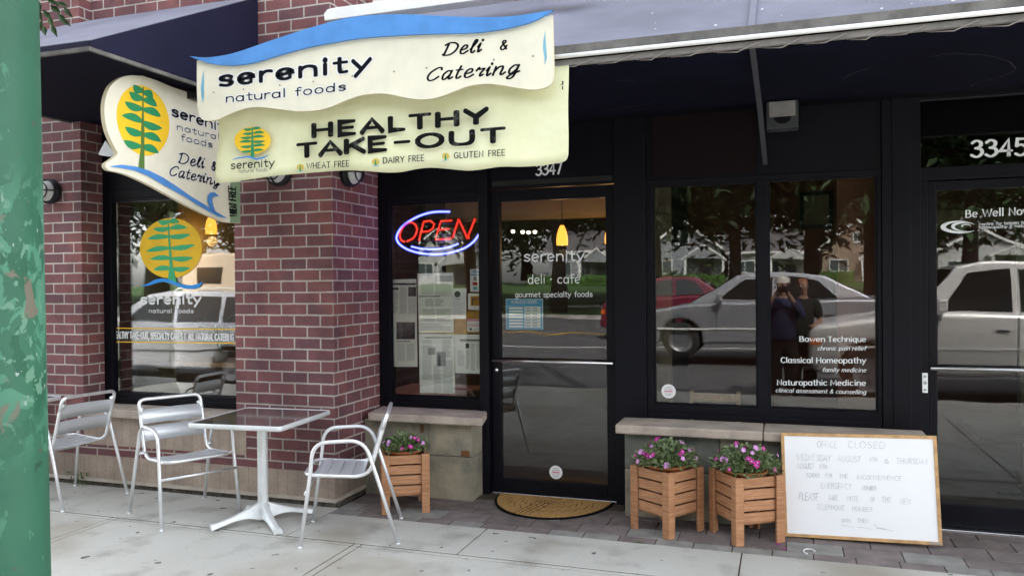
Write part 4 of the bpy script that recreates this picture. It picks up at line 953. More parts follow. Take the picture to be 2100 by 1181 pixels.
# ------------------------------------------------------------------ lamps on the brick
def wall_lamp(c, ax, label):
    t = thing('wall_lamp', label, 'lamp', c, 0, 'round caged lamps on the brick piers')
    c = Vector(c); ax = Vector(ax)
    b = MB(); b.lathe([(.0,0),(.098,0),(.106,.012),(.106,.045),(.094,.052)], c, 28, axis=ax); new_obj('housing', b, M['black_metal'], t)
    b = MB(); b.lathe([(.088,.048),(.084,.075),(.067,.105),(.035,.125),(.0,.13)], c, 24, axis=ax); new_obj('globe', b, M['frosted'], t)
    b = MB(); q = ax.to_track_quat('Z','Y')
    b.lathe([(.090,.05),(.101,.052),(.101,.062),(.088,.066)], c, 28, axis=ax)
    for k in (0, math.pi/2):
        b.tube([c + q @ Vector((math.cos(k)*.097*math.cos(s), math.sin(k)*.097*math.cos(s), .05+.092*math.sin(s))) for s in [math.pi*i/12 for i in range(13)]], .006, 6)
    b.tube([c + q @ Vector((.067*math.cos(s), .067*math.sin(s), .116)) for s in [2*math.pi*i/20 for i in range(20)]], .005, 6, closed=True)
    new_obj('cage', b, M['black_metal'], t)
wall_lamp((-5.87, 5.198, 2.455), (0,-1,0), 'round caged wall lamp on the brick pier beside the green pole')
wall_lamp((-3.60, 5.198, 2.50), (0,-1,0), 'round caged wall lamp tucked under the green banner on the centre pier front')
wall_lamp((-3.158, 5.40, 2.495), (1,0,0), 'round caged wall lamp on the shaded side of the centre pier above the neon sign')
t = thing('floodlight', 'small grey floodlight behind the projecting sign above the painted window', 'lamp', (-5.24, 5.40, 2.72))
p = atY(205, 315, 5.3); b = MB(); b.prism([atY(216,288,5.25), atY(236,314,5.25), atY(228,322,5.25), atY(202,318,5.25), atY(203,312,5.25)], (0,.10,0)); new_obj('hood', b, M['alu_matte'], t, bevel=.003)
b = MB(); b.tube([atY(222,300,5.3), atY(222,280,5.42)], .012, 8); new_obj('stem', b, M['black_metal'], t)
t = thing('speaker', 'small white loudspeaker with a dark cone hanging under the awning', 'speaker', (0.0, 5.62, 2.66))
b = MB(); b.box(-.10, .10, 5.60, 5.75, 2.655, 2.835); new_obj('cabinet', b, mat('speaker_grey', (.045,.047,.05), .5), t, bevel=.006)
b = MB(); b.box(-.082, .082, 5.594, 5.599, 2.73, 2.83, 1); b.poly([(.055*math.cos(a), 5.593, 2.728+.045*math.sin(a)) for a in [math.pi*i/12 for i in range(12, 25)]], 0); new_obj('grille', b, [M['rubber'], M['awning_edge']], t)

# ------------------------------------------------------------------ neon sign, papers and stickers in the narrow window and door
NY = 5.985
neon = thing('neon_sign', 'lit red OPEN neon sign ringed by a blue and white oval tube', 'neon sign', (-2.62, NY, 2.0))
def fN(x, y): return atY(*z5(x, y), NY)
b = MB(); el = smooth2([(738,266),(690,265),(640,268),(590,280),(540,300),(490,330),(455,362),(434,398),(432,425),(448,452),(485,478),(540,498),(600,508),(660,511),(720,505),(780,491),(830,471),(870,442),(895,412),(905,396)], False, 3)
b.tube([fN(*p) for p in el], .0068, 10); b.tube([fN(*p) for p in smooth2([(516,465),(560,476),(620,482),(680,479),(740,468),(786,450)], False, 3)], .0062, 10); ov = new_obj('oval_tube', b, M['neon_blue'], neon)
b = MB(); b.tube([fN(*p) for p in el], .0135, 12); b.tube([fN(*p) for p in smooth2([(516,465),(560,476),(620,482),(680,479),(740,468),(786,450)], False, 3)], .012, 12); new_obj('glow', b, M['neon_blue_halo'], ov)  # wider sleeve over the tube, standing in for its halo of light
b = MB()
for st in ([(490,436),(530,415),(548,375),(542,345),(515,326),(480,340),(455,378),(450,410),(462,432),(478,438)], ):
    b.tube([fN(*p) for p in smooth2(st, False, 3)], .0062, 8)
LETTERS = ([(560,434),(572,380),(588,322)], [(586,322),(625,318),(648,335),(640,362),(615,378),(578,382)], [(750,316),(686,320),(670,372),(655,426),(745,421)], [(672,370),(734,364)], [(754,416),(788,310)], [(790,312),(818,370),(838,416)], [(840,414),(862,360),(884,304)], [(786,312),(792,309)], [(836,418),(852,415)])
for st in LETTERS: b.tube([fN(*p) for p in st], .0052, 8)
lt = new_obj('letter_tube', b, M['neon_red'], neon)
b = MB(); b.tube([fN(*p) for p in smooth2([(490,436),(530,415),(548,375),(542,345),(515,326),(480,340),(455,378),(450,410),(462,432),(478,438)], False, 3)], .0098, 10)
for st in LETTERS: b.tube([fN(*p) for p in st], .0098, 10)
new_obj('glow', b, M['neon_red_halo'], lt)
l = bpy.data.lights.new('neon_light', 'POINT'); l.energy = 1.3; l.color = (.42,.10,1.0); l.shadow_soft_size = .12; o = bpy.data.objects.new('neon_light', l); COL.objects.link(o); o.parent = neon; o.location = (0,-.02,0)
b = MB()
for p in ((520,300),(600,505),(830,470),(480,440)): q = fN(*p); b.tube([q+Vector((0,.01,0)), q+Vector((0,.05,0))], .004, 6)
b.tube([fN(470,330)+Vector((0,.05,0)), fN(880,330)+Vector((0,.05,0))], .006, 6); b.tube([fN(470,430)+Vector((0,.05,0)), fN(880,430)+Vector((0,.05,0))], .006, 6)
b.tube([fN(700,330)+Vector((0,.05,0)), fN(735,250)+Vector((0,.05,0)), fN(738,180)+Vector((0,.05,0))], .003, 5); new_obj('frame', b, M['black_metal'], neon)
PPY = 5.950
def z8(x, y): return (740 + x*.28777, 520 + y*.28777)
def paper(name, corners, dy, label, cat, build=None, m='paper', group=None):
    def f(x, y): return atY(*z8(x, y), PPY+dy)
    t = thing(name, label, cat, f(*corners[3]), 0, group)
    b = MB(); b.prism([f(*p) for p in corners], (0,.0012,0)); new_obj('sheet', b, M[m], t)
    if build:
        P = {}
        def bar(x0, y0, x1, y1, mt='print_grey'):
            bb = P.setdefault(mt, MB()); bb.poly([f(x0,y0)+Vector((0,-.0008,0)), f(x0,y1)+Vector((0,-.0008,0)), f(x1,y1)+Vector((0,-.0008,0)), f(x1,y0)+Vector((0,-.0008,0))])
        build(bar)
        for mt, bb in P.items(): new_obj('print', bb, M[mt], t)
    return t
rr = random.Random(21)
def column(bar, x0, x1, y0, y1, step=7):
    y = y0
    while y < y1:
        bar(x0, y, x1 - (rr.uniform(0, .4)*(x1-x0) if rr.random() < .2 else 0), y+2.6); y += step
gp = 'printed sheets taped inside the narrow window'
def pa(bar):
    bar(222,210,392,224,'print_dark'); bar(218,242,268,260,'print_dark'); bar(338,238,394,305,'print_dark'); column(bar,222,268,268,425); column(bar,276,328,240,425); column(bar,338,392,314,430)
    bar(254,488,386,610,'print_dark'); bar(256,622,352,628,'print_dark'); column(bar,258,316,640,765); column(bar,326,384,640,765)
paper('newspaper_page', [(205,185),(395,181),(404,806),(217,806)], .004, 'tall newspaper page with two dark photos at the left of the narrow window', 'newspaper', pa, group=gp)
def pb(bar):
    bar(530,158,655,200,'print_grey'); column(bar,430,520,205,290); column(bar,530,650,215,300); bar(412,302,565,308,'print_dark'); column(bar,460,520,322,375); column(bar,530,590,322,375); column(bar,440,530,395,480); column(bar,540,640,395,480); column(bar,420,640,500,550,11)
paper('newspaper_page', [(403,142),(656,136),(662,562),(413,566)], .001, 'wide newspaper page high in the middle of the narrow window', 'newspaper', pb, group=gp)
def pc(bar):
    bar(455,595,650,601,'print_dark'); column(bar,440,505,615,900); column(bar,580,640,615,740); column(bar,520,575,800,990); column(bar,585,655,760,985); bar(540,700,605,800,'print_grey'); bar(548,720,570,800,'print_dark'); bar(480,670,530,720,'print_grey')
paper('newspaper_page', [(413,571),(665,572),(672,996),(420,990)], .004, 'large newspaper page low in the middle of the narrow window', 'newspaper', pc, group=gp)
def pd(bar):
    bar(706,610,852,618,'print_dark'); bar(710,622,852,626,'print_dark'); bar(746,640,772,674,'print_dark'); column(bar,690,738,690,800); column(bar,748,775,690,820); column(bar,784,815,640,830); column(bar,824,855,640,820)
paper('newspaper_page', [(667,575),(858,575),(862,856),(674,850)], .001, 'yellowed newspaper page beside the lower right edge of the narrow window', 'newspaper', pd, group=gp)
def pe(bar):
    f = lambda a: (690+26*math.cos(a), 290+22*math.sin(a))
    bar(668,276,710,304,'print_dark'); bar(676,268,702,312,'print_dark'); bar(670,322,712,328); column(bar,660,740,345,430,14)
paper('flyer', [(645,247),(752,246),(751,465),(644,464)], -.006, 'small white flyer with a dark round emblem overlapping the pages', 'flyer', pe, 'paper_white')
def pf(bar): bar(782,148,846,156,'hours_blue'); bar(802,165,828,194,'print_grey'); bar(798,204,832,226,'lamp_red'); bar(800,236,830,258,'sign_teal')
t = paper('card_sticker', [(778,112),(848,110),(848,272),(780,272)], -.003, 'narrow white sticker of payment card logos', 'sticker', pf, 'white')
b = MB(); write_px(b, 'VISA', z8(786,142), z8(842,141), 4.4, (atY, PPY-.0045), .3, NR, slant=.2); new_obj('lettering', b, M['hours_blue'], t)
def pg(bar): bar(782,302,846,372,'amber'); bar(792,312,800,366,'print_dark'); bar(800,322,834,334,'print_dark')
paper('card_sticker', [(764,284),(855,284),(855,404),(764,398)], -.0015, 'white sticker with a square orange picture', 'sticker', pg, 'white')
paper('menu_sheet', [(668,408),(858,406),(860,566),(668,566)], .008, 'amber printed sheet half hidden behind small notices', 'notice', None, 'amber')
def ph(bar): bar(757,468,857,482,'pink'); bar(766,502,852,508,'pink'); bar(766,514,852,518,'pink'); bar(776,530,790,546,'print_dark'); bar(798,540,826,543,'print_grey')
paper('notice', [(756,466),(858,466),(858,556),(758,556)], -.002, 'small white notice with a pink heading', 'notice', ph, 'white')
# blue opening hours notice on the door, round stickers
t = thing('hours_notice', 'blue opening hours notice with white rows stuck inside the deli door', 'notice', atY(1075, 676, 5.957))
def fH(x, y): return atY(*z5(x, y), 5.957)
b = MB(); b.prism([fH(1060,766), fH(1275,766), fH(1277,945), fH(1062,943)], (0,.002,0)); new_obj('sheet', b, M['hours_blue'], t)
b = MB()
for i in range(7):
    y = 815 + i*17.5; strip_between(b, [(1080,y),(1160,y)], [(1080,y+11),(1160,y+11)], fH, Vector((0,-.001,0))); strip_between(b, [(1168,y-2),(1262,y-2)], [(1168,y+13),(1262,y+13)], fH, Vector((0,-.001,0)))
    
for u, v, w_ in ((1062,1064,766),(1272,1275,766)): strip_between(b, [(u,768),(v,768)], [(u,942),(v,942)], fH, Vector((0,-.001,0)))
strip_between(b, [(1062,768),(1275,768)], [(1062,771),(1275,771)], fH, Vector((0,-.0014,0)))
write_px(b, 'BUSINESS HOURS', z5(1095,794), z5(1240,793), 3.8, (atY, 5.9555), .22, NR); new_obj('print', b, M['vinyl_white'], t)
b = MB()
for i in range(7):
    y = 815 + i*17.5; strip_between(b, [(1174,y+2),(1204,y+2)], [(1174,y+8),(1204,y+8)], fH, Vector((0,-.002,0))); strip_between(b, [(1214,y+2),(1244,y+2)], [(1214,y+8),(1244,y+8)], fH, Vector((0,-.002,0)))
new_obj('print', b, M['print_grey'], t)
def round_sticker(px, py, Y, label):
    c = atY(px, py, Y); t = thing('round_sticker', label, 'sticker', c, 0, 'round white stickers on the glass')
    b = MB(); b.prism([c + Vector((.052*math.cos(a), 0, .052*math.sin(a))) for a in [2*math.pi*i/28 for i in range(28)]], (0,.0012,0)); new_obj('disc', b, M['white'], t)
    b = MB(); y = Y-.001
    b.box(c.x-.030, c.x+.030, y-.0003, y, c.z-.006, c.z+.007, 0)
    for k, wd in ((.030,.02),(.018,.030),(-.018,.030),(-.030,.02)): b.box(c.x-wd, c.x+wd, y-.0003, y, c.z+k-.002, c.z+k+.002, 1)
    new_obj('print', b, [M['pink'], M['print_grey']], t)
round_sticker(1140, 968, 5.942, 'round white sticker low on the deli door')
round_sticker(1371, 802, 5.931, 'round white sticker in the bottom corner of the clinic window')
# ------------------------------------------------------------------ café chairs and tables
def arc_path(pts, r=.06, k=5):
    """polyline with rounded corners"""
    P = [Vector(p) for p in pts]; out = [P[0]]
    for i in range(1, len(P)-1):
        a, c, d = P[i-1], P[i], P[i+1]; u = (a-c); v = (d-c); rr_ = min(r, u.length*.45, v.length*.45); u.normalize(); v.normalize()
        s, e = c+u*rr_, c+v*rr_
        for t in range(k+1):
            q = t/k; out.append(s*(1-q)**2 + c*2*q*(1-q) + e*q*q)
    return out + [P[-1]]
def make_chair(label):
    t = thing('cafe_chair', label, 'chair', (0,0,0), 0, 'aluminium chairs at the café tables')
    kw = dict(parent=t, world=False)
    W = .265
    for s in (-1, 1):
        b = MB()
        b.tube(arc_path([(s*(W+.012), -.30, .0), (s*W, -.235, .45), (s*W, -.215, .655), (s*W, .10, .665), (s*W, .17, .46), (s*(W+.012), .31, .0)], .10, 7), .0125, 10)
        b.tube([(s*(W+.012), -.30, 0), (s*(W+.012), -.299, .012)], .0145, 10); b.tube([(s*(W+.012), .31, 0), (s*(W+.012), .3085, .012)], .0145, 10)
        new_obj('leg_loop', b, M['alu'], **kw)
    b = MB(); w_ = .225
    b.tube(arc_path([(-.20, .232, .775), (-w_, .222, .74), (-w_, .135, .455), (-w_, .06, .425), (-w_, -.24, .445), (-w_+.05, -.275, .447), (w_-.05, -.275, .447), (w_, -.24, .445), (w_, .06, .425), (w_, .135, .455), (w_, .222, .74), (.20, .232, .775)], .07, 6), .0125, 10)
    b.tube(arc_path([(-w_, .215, .72), (-w_, .25, .825), (w_, .25, .825), (w_, .215, .72)], .07, 6), .0127, 10)
    for s in (-1, 1):
        for y, z in ((-.232, .447), (.12, .462)): b.tube([(s*.22, y, z), (s*.268, y, z)], .009, 8)
    new_obj('seat_frame', b, M['alu'], **kw)
    b = MB(); b.tube([(-.266, -.268, .335), (.266, -.268, .335)], .009, 8); new_obj('stretcher', b, M['alu'], **kw)
    def slat(path, width, wdir, dish):
        """plate between the side rails; path across x, width along wdir"""
        b = MB(); n = 10; c0 = Vector(path); wd = Vector(wdir).normalized(); up = Vector((1,0,0)).cross(wd).normalized(); th = .004
        for lay in (0, 1):
            for i in range(n+1):
                x = -.225 + .45*i/n; d = -dish*(1-(x/.225)**2)
                for k in (-.5, .5): b.v.append(c0 + Vector((x, 0, 0)) + wd*k*width + up*(d + th*(lay-.5)))
        o = 2*(n+1)
        for i in range(n):
            a = 2*i; b.face((a, a+1, a+3, a+2), 0, True); b.face((o+a, o+a+2, o+a+3, o+a+1), 0, True)
            b.face((a, a+2, o+a+2, o+a)); b.face((a+1, o+a+1, o+a+3, a+3))
        return b
    for i in range(4):
        y = -.185 + i*.078; new_obj('seat_slat', slat((0, y, .447 - .021*(y+.17)/.3), .075, (0,1,-.05), .012), M['alu_matte'], **kw)
    for q in (.40, .76):
        y = .132 + .098*(q); z = .455 + .33*q
        b = slat((0, y, z), .105, (0, .29, .95), -.018); new_obj('back_slat', b, M['alu_matte'], **kw)
    return t
ch = make_chair('aluminium chair turned sideways in front of the planter, right of the square table')
def place(o, x, y, backdir_deg): o.location = (x, y, 0); o.rotation_euler = (0, 0, R(backdir_deg-90))
place(ch, -2.72, 4.69, 24.5)
c2 = copy_tree(ch); c2['label'] = 'aluminium chair facing the square table from its left side under the painted window'; place(c2, -4.11, 4.715, 153)
c3 = copy_tree(ch); c3['label'] = 'aluminium chair seen from behind next to the green pole, facing away to the left'; place(c3, -5.29, 4.80, -6)
def make_table(label):
    t = thing('cafe_table', label, 'table', (0,0,0), 0, 'square metal café tables'); kw = dict(parent=t, world=False)
    b = MB(); h = .35; r_ = .03
    ring = []
    for cx, cy, a0 in ((h-r_, h-r_, 0), (-h+r_, h-r_, 90), (-h+r_, -h+r_, 180), (h-r_, -h+r_, 270)):
        for k in range(6): a = R(a0+90*k/5); ring.append((cx+r_*math.cos(a), cy+r_*math.sin(a)))
    b.prism([(x*.985, y*.985, .731) for x, y in ring], (0,0,-.012)); new_obj('tabletop', b, M['table_top'], **kw)
    b = MB(); n = len(ring); pr_ = [(.984,.731),(.990,.7345),(1.0,.731),(1.004,.718),(1.0,.704),(.985,.700),(.94,.702)]; base = len(b.v)
    for s_, z in pr_: b.v += [Vector((x*s_, y*s_, z)) for x, y in ring]
    for i in range(len(pr_)-1):
        for j in range(n): j2 = (j+1) % n; b.face((base+i*n+j, base+i*n+j2, base+(i+1)*n+j2, base+(i+1)*n+j)[::-1], 0, True)
    new_obj('rim', b, M['alu_cast'], **kw)
    b = MB(); b.lathe([(.0,.70),(.15,.699),(.15,.69),(.045,.68)], (0,0,0), 20); b.lathe([(.036,.10),(.036,.69)], (0,0,0), 20); b.lathe([(.048,.085),(.046,.12),(.037,.125)], (0,0,0), 20); new_obj('column', b, M['alu_cast'], **kw)
    for k in range(4):
        a = R(48+90*k); d = Vector((math.cos(a), math.sin(a), 0)); s = Vector((-math.sin(a), math.cos(a), 0)); b = MB(); m_ = 8; prev = None
        for i in range(m_+1):
            q = i/m_; x = .02 + .335*q; zt = .115*(1-q)**1.3 + .040*(q**.5) if q > 0 else .115; zt = .105*(1-q)**1.5+.036; zb_ = max(.0, .055*math.sin(math.pi*(1-q)*.9)*(1-q)**.4) if q < .93 else 0.0; wd = .038*(1-q)+.026*q + (.008 if q > .9 else 0)
            p = d*x; b.v += [p - s*wd + Vector((0,0,zb_)), p + s*wd + Vector((0,0,zb_)), p + s*wd*.55 + Vector((0,0,zt)), p - s*wd*.55 + Vector((0,0,zt))]
        for i in range(m_):
            o_ = 4*i
            for j in range(4): j2 = (j+1) % 4; b.face((o_+j, o_+j2, o_+4+j2, o_+4+j), 0, j == 2)
        b.face((3,2,1,0)); e = 4*m_; b.face((e, e+1, e+2, e+3)); new_obj('foot', b, M['alu_cast'], bevel=.004, **kw)
    return t
tb = make_table('square metal café table with a mirror bright top before the brick pier'); tb.location = (-3.455, 4.735, 0); tb.rotation_euler = (0,0,R(4))
tb2 = copy_tree(tb); tb2['label'] = 'square metal café table mostly hidden behind the green pole'; q = atZ(128, 815, .73); tb2.location = (q.x-.40, q.y-.30, 0); tb2.rotation_euler = (0,0,R(3))

# ------------------------------------------------------------------ planters and flowers
def make_planter(label):
    t = thing('planter', label, 'planter', (0,0,0), 0, 'slatted wooden planters'); kw = dict(parent=t, world=False)
    h = .172; pw = .058
    for sx in (-1, 1):
        for sy in (-1, 1):
            b = MB(); x, y = sx*(h-pw*.5), sy*(h-pw*.5)
            for k in (0, 1):                                          # each corner post is two boards meeting
                if k == 0: b.box(min(x-pw*.5*sx, x+pw*.5*sx), max(x-pw*.5*sx, x+pw*.5*sx), min(sy*h, sy*(h-.018)), max(sy*h, sy*(h-.018)), 0, .425)
                else: b.box(min(sx*h, sx*(h-.018)), max(sx*h, sx*(h-.018)), min(sy*(h-.0185), sy*(h-pw)), max(sy*(h-.0185), sy*(h-pw)), 0, .425)
            new_obj('post', b, M['wood'], bevel=.003, **kw)
    for side in range(4):
        b = MB(); q = Matrix.Rotation(side*math.pi/2, 3, 'Z')
        for i in range(4):
            z = .135 + i*.073; c = q @ Vector((0, -h+.026, z+.031)); b.obox(c, q @ Vector((h-pw, 0, 0)), q @ Vector((0, .007, 0)), Vector((0,0,.031)))
        new_obj('slat_panel', b, M['wood_slat'], bevel=.002, **kw)
    b = MB(); b.box(-h+.04, h-.04, -h+.04, h-.04, .12, .132); new_obj('bottom', b, M['wood'], **kw)
    return t
PL = [(-2.660, 5.335, 30, 'slatted wooden planter standing alone behind the sideways chair'), (-.745, 5.385, 55.5, 'slatted wooden planter with a corner post forward, nearer the doormat'), (-.238, 5.375, 33, 'slatted wooden planter touching the whiteboard')]
p0_ = make_planter(PL[0][3])
for i, (x, y, a, lb) in enumerate(PL):
    o = p0_ if i == 0 else copy_tree(p0_); o['label'] = lb; o.location = (x, y, 0); o.rotation_euler = (0,0,R(a))
def leafq(b, c, d, n, L_, W_, mi=0, fold=.25):
    d = d.normalized(); s = d.cross(n)
    if s.length < 1e-3: s = d.cross(Vector((.3,.7,.2)))
    s.normalize(); u = s.cross(d)
    tip = c + d*L_; mid = c + d*L_*.5; k = len(b.v)
    b.v += [c, mid + s*W_*.5 + u*fold*W_, tip, mid - s*W_*.5 + u*fold*W_, mid - u*.04*W_]
    b.face((k, k+4, k+1), mi); b.face((k+1, k+4, k+2), mi); b.face((k+2, k+4, k+3), mi); b.face((k+3, k+4, k), mi)
def flowers_in(x, y, seed, label, nbl, spread, tall=.16):
    r_ = random.Random(seed); t = thing('flowering_plant', label, 'plant', (x, y, .40), 0, 'flowering plants in the wooden planters')
    b = MB(); b.lathe([(.0,.30),(.09,.30),(.128,.418),(.135,.42),(.135,.436),(.122,.436),(.118,.41),(.0,.408)], (x,y,0), 28); new_obj('pot', b, M['terracotta'], t)
    b = MB(); b.lathe([(.0,.412),(.12,.412)], (x,y,0), 20); new_obj('soil', b, M['soil'], t)
    b = MB(); heads = []
    for k in range(620):
        a = r_.uniform(0, 6.283); rad = spread*math.sqrt(r_.random()); hgt = tall*(1-(rad/spread)**2*.72)*r_.uniform(.25, 1.05)
        c = Vector((x+rad*math.cos(a), y+rad*math.sin(a), .425+hgt)); d = Vector((math.cos(a)*r_.uniform(.2,1), math.sin(a)*r_.uniform(.2,1), r_.uniform(-.25,.7)))
        leafq(b, c, d, Vector((r_.uniform(-.4,.4), r_.uniform(-.4,.4), 1)), r_.uniform(.028,.052), r_.uniform(.018,.032))
        if k % 6 == 0: b.tube([(x+rad*.4*math.cos(a), y+rad*.4*math.sin(a), .41), c], .0022, 4)
    new_obj('foliage', b, M['leaf_flower'], t)
    b = MB()
    for k in range(nbl):
        b.cuts.append(len(b.f))
        a = r_.uniform(0, 6.283); rad = spread*(.25+.85*math.sqrt(r_.random())); z = .445+tall*(1-min(1.2,(rad/spread)**2)*.68)+r_.uniform(-.02,.03)
        if r_.random() < .6: a = r_.uniform(3.3, 6.2)
        c = Vector((x+rad*math.cos(a), y+rad*math.sin(a), z)); n = Vector((math.cos(a)*.8+r_.uniform(-.4,.4), math.sin(a)*.8-.3, .55+r_.uniform(-.3,.3))).normalized()
        u = n.cross(Vector((0,0,1))).normalized(); v = n.cross(u); mi = r_.choice((0,1,1,0,0,1)); s_ = r_.uniform(.012,.022)
        for p in range(5):
            q = p*1.2566+r_.random()*.2; d = (u*math.cos(q)+v*math.sin(q)); sd = n.cross(d); kk = len(b.v)
            b.v += [c, c+d*s_*.6+sd*s_*.5+n*.003, c+d*s_+sd*s_*.2+n*.001, c+d*s_-sd*s_*.2+n*.001, c+d*s_*.6-sd*s_*.5+n*.003]; b.face(range(kk, kk+5), mi)
        b.disc(c+n*.003, u, v, .0035, 6, 2)
    new_obj('blossom', b, [M['petal_pink'], M['petal_magenta'], M['petal_white']], t)
flowers_in(PL[0][0], PL[0][1], 31, 'pink flowering plant in the planter behind the sideways chair', 13, .16, .11)
flowers_in(PL[1][0], PL[1][1], 32, 'bushy pink and magenta flowers in the planter nearer the doormat', 21, .205)
flowers_in(PL[2][0], PL[2][1], 33, 'bushy purple and magenta flowers in the planter by the whiteboard', 21, .205)

# ------------------------------------------------------------------ whiteboard, doormat, litter
BL, BR, TL = Vector((-.005, 5.455, .002)), Vector((.908, 5.468, .026)), Vector((-.057, 5.528, .655))
ux = (BR-BL).normalized(); uz = (TL-BL); uz = (uz - ux*uz.dot(ux)); Hh = uz.length; uz.normalize(); un = ux.cross(uz); Wd = (BR-BL).length   # un faces the street (-y)
if un.y > 0: un = -un
wb = thing('whiteboard', 'whiteboard in a thin oak frame with faint handwriting, leaning on the low slate wall', 'whiteboard', tuple((BL+BR)/2))
def wbp(u, v, o=0): return BL + ux*u*Wd + uz*v*Hh + un*o
b = MB(); c = wbp(.5,.5,.008); b.obox(c, ux*(Wd/2-.012), uz*(Hh/2-.012), un*.004); new_obj('panel', b, M['board_white'], wb)
b = MB(); fw_ = .010
b.obox(wbp(.5,0,.010)+uz*fw_, ux*Wd/2, uz*fw_, un*.009); b.obox(wbp(.5,1,.010)-uz*fw_, ux*Wd/2, uz*fw_, un*.009)
for u, sg_ in ((0,1),(1,-1)): b.obox(wbp(u,.5,.010)+ux*sg_*fw_, ux*fw_, uz*(Hh/2-2*fw_-.0005), un*.0085)
new_obj('frame', b, M['oak'], wb, bevel=.002)
b = MB(); b.obox(wbp(.955,.018,.0205), ux*.03, uz*.005, un*.0006); new_obj('maker_tag', b, M['print_grey'], wb)
ink = MB()
LV = [None]
def hand(t, u0, v, u1, xh=.024, pen=.0028, sl=.08):
    if LV[0] is None or abs(LV[0]-v) > .03: ink.cuts.append(len(ink.f)); LV[0] = v
    write(ink, t, wbp(u0, v, .0125), wbp(u1, v, .0125), uz, xh, pen, un, lift=.0006, slant=sl, track=.2)
hand('OFFICE', .24, .865, .37, .028); hand('CLOSED', .44, .87, .68, .028); b2 = ink
hand('WEDNESDAY', .10, .735, .325, .026, .0036); hand('AUGUST', .37, .735, .52, .024); hand('4TH', .575, .745, .625, .018); hand('&', .665, .73, .70, .018); hand('THURSDAY', .745, .735, .94, .022)
hand('AUGUST', .10, .655, .215, .024, .0036); hand('5TH', .25, .66, .30, .018)
hand('SORRY', .16, .575, .25, .018); hand('FOR', .285, .58, .33, .016); hand('THE', .375, .58, .43, .016); hand('INCONVENIENCE', .49, .575, .77, .018)
hand('EMERGENCY', .255, .475, .45, .024); hand('NUMBER', .52, .475, .61, .018); hand('PLEASE', .105, .355, .235, .032, .0040); hand('TAKE', .30, .365, .36, .022); hand('NOTE', .42, .365, .495, .02); hand('OF', .57, .37, .60, .02); hand('THE', .64, .37, .70, .022); hand('NEW', .755, .36, .82, .022)
hand('TELEPHONE', .22, .275, .40, .02); hand('NUMBER', .45, .275, .58, .018); hand('UNTIL', .38, .165, .44, .014); hand('THEN', .48, .17, .55, .016)
for u0, u1, v in ((.375,.46,.135), (.485,.57,.125), (.60,.665,.125)): ink.ribbon([wbp(u0, v, .0131), wbp((u0+u1)/2, v-.004, .0131), wbp(u1, v-.012, .0131)], .0026, un)
ink.ribbon([wbp(.59,.165,.0131), wbp(.60,.13,.0131), wbp(.62,.128,.0131), wbp(.66,.12,.0131), wbp(.70,.105,.0131)], .0024, un)
new_obj('handwriting', ink, M['marker'], wb)
mx, my, mr = -1.655, 5.885, .455
t = thing('doormat', 'half round straw coloured doormat with a black rubber rim at the deli door', 'doormat', (mx, my, 0))
b = MB(); ring = [(mx+mr*math.cos(a), my-.55*math.sin(a)) for a in [math.pi*i/40 for i in range(41)]]; b.prism([(x, y, 0.001) for x, y in ring], (0,0,.010)); new_obj('rim', b, M['rubber'], t, bevel=.003)
b = MB(); k = .955; ring2 = [(mx+mr*k*math.cos(a), my-.012-.55*k*math.sin(a)*.985) for a in [math.pi*i/40 for i in range(41)]]; b.prism([(x, y, .0112) for x, y in ring2], (0,0,.005)); new_obj('pile', b, M['mat_coir'], t)
b = MB(); rr = random.Random(8)
def mline(p, q, wd=.008): b.ribbon([Vector((p[0], p[1], .0172)), Vector((q[0], q[1], .0172))], wd, (0,0,1), 0, False)
def inside(x, y): return ((x-mx)/(mr*k))**2 + ((my-.012-y)/(.55*k*.985))**2 < .985 and y < my-.015
for off in (-.075, -.035, .005, .045): mline((mx-.01+off+.02, my-.02), (mx-.10+off*.9, my-.495))
for sd_ in (-1, 1):
    for i in range(6):
        for j in range(4):
            a = R(14 + i*13) ; r0, r1 = .12+j*.095, .18+j*.095; e = .55/mr
            p = (mx+sd_*r0*math.cos(a)*1.05, my-.02-r0*math.sin(a)*e*.9); q_ = (mx+sd_*r1*math.cos(a+.25)*1.02, my-.02-r1*math.sin(a+.25)*e*.9)
            if inside(*p) and inside(*q_): mline(p, q_, .006)
new_obj('woven_line', b, mat('mat_line', (.10,.05,.02), .95), t)
def litter(px, py, label, cat, m, pts, z=.003):
    c = atZ(px, py, 0); b = MB(); b.prism([(c.x+x, c.y+y, z + .004*math.sin(40*x)) for x, y in pts], (0,0,.0012)); return solo('petal' if cat == 'petal' else 'leaf_scrap', b, m, label, cat)
litter(1595, 1116, 'purple petal fallen beside the foot of the planter by the whiteboard', 'petal', M['petal_magenta'], [(-.02,-.006),(.012,-.01),(.022,.004),(-.006,.012)])
litter(1608, 1125, 'purple petal on the pavers in front of the whiteboard', 'petal', M['petal_magenta'], [(-.018,-.004),(.02,-.006),(.018,.006),(-.012,.008)])
litter(1309, 1112, 'small green leaf scrap on the pavers in front of the planter nearer the doormat', 'leaf', M['leaf'], [(-.035,-.006),(.0,-.010),(.035,-.002),(.01,.012),(-.02,.010)])
c = atZ(1660, 1132, 0); b = MB(); b.tube([c+Vector((.034*math.cos(a), .05*math.sin(a), .005)) for a in [R(20+230*i/14) for i in range(15)]], .004, 6); solo('paper_curl', b, M['white'], 'thin white curl of paper on the sidewalk below the whiteboard', 'litter')

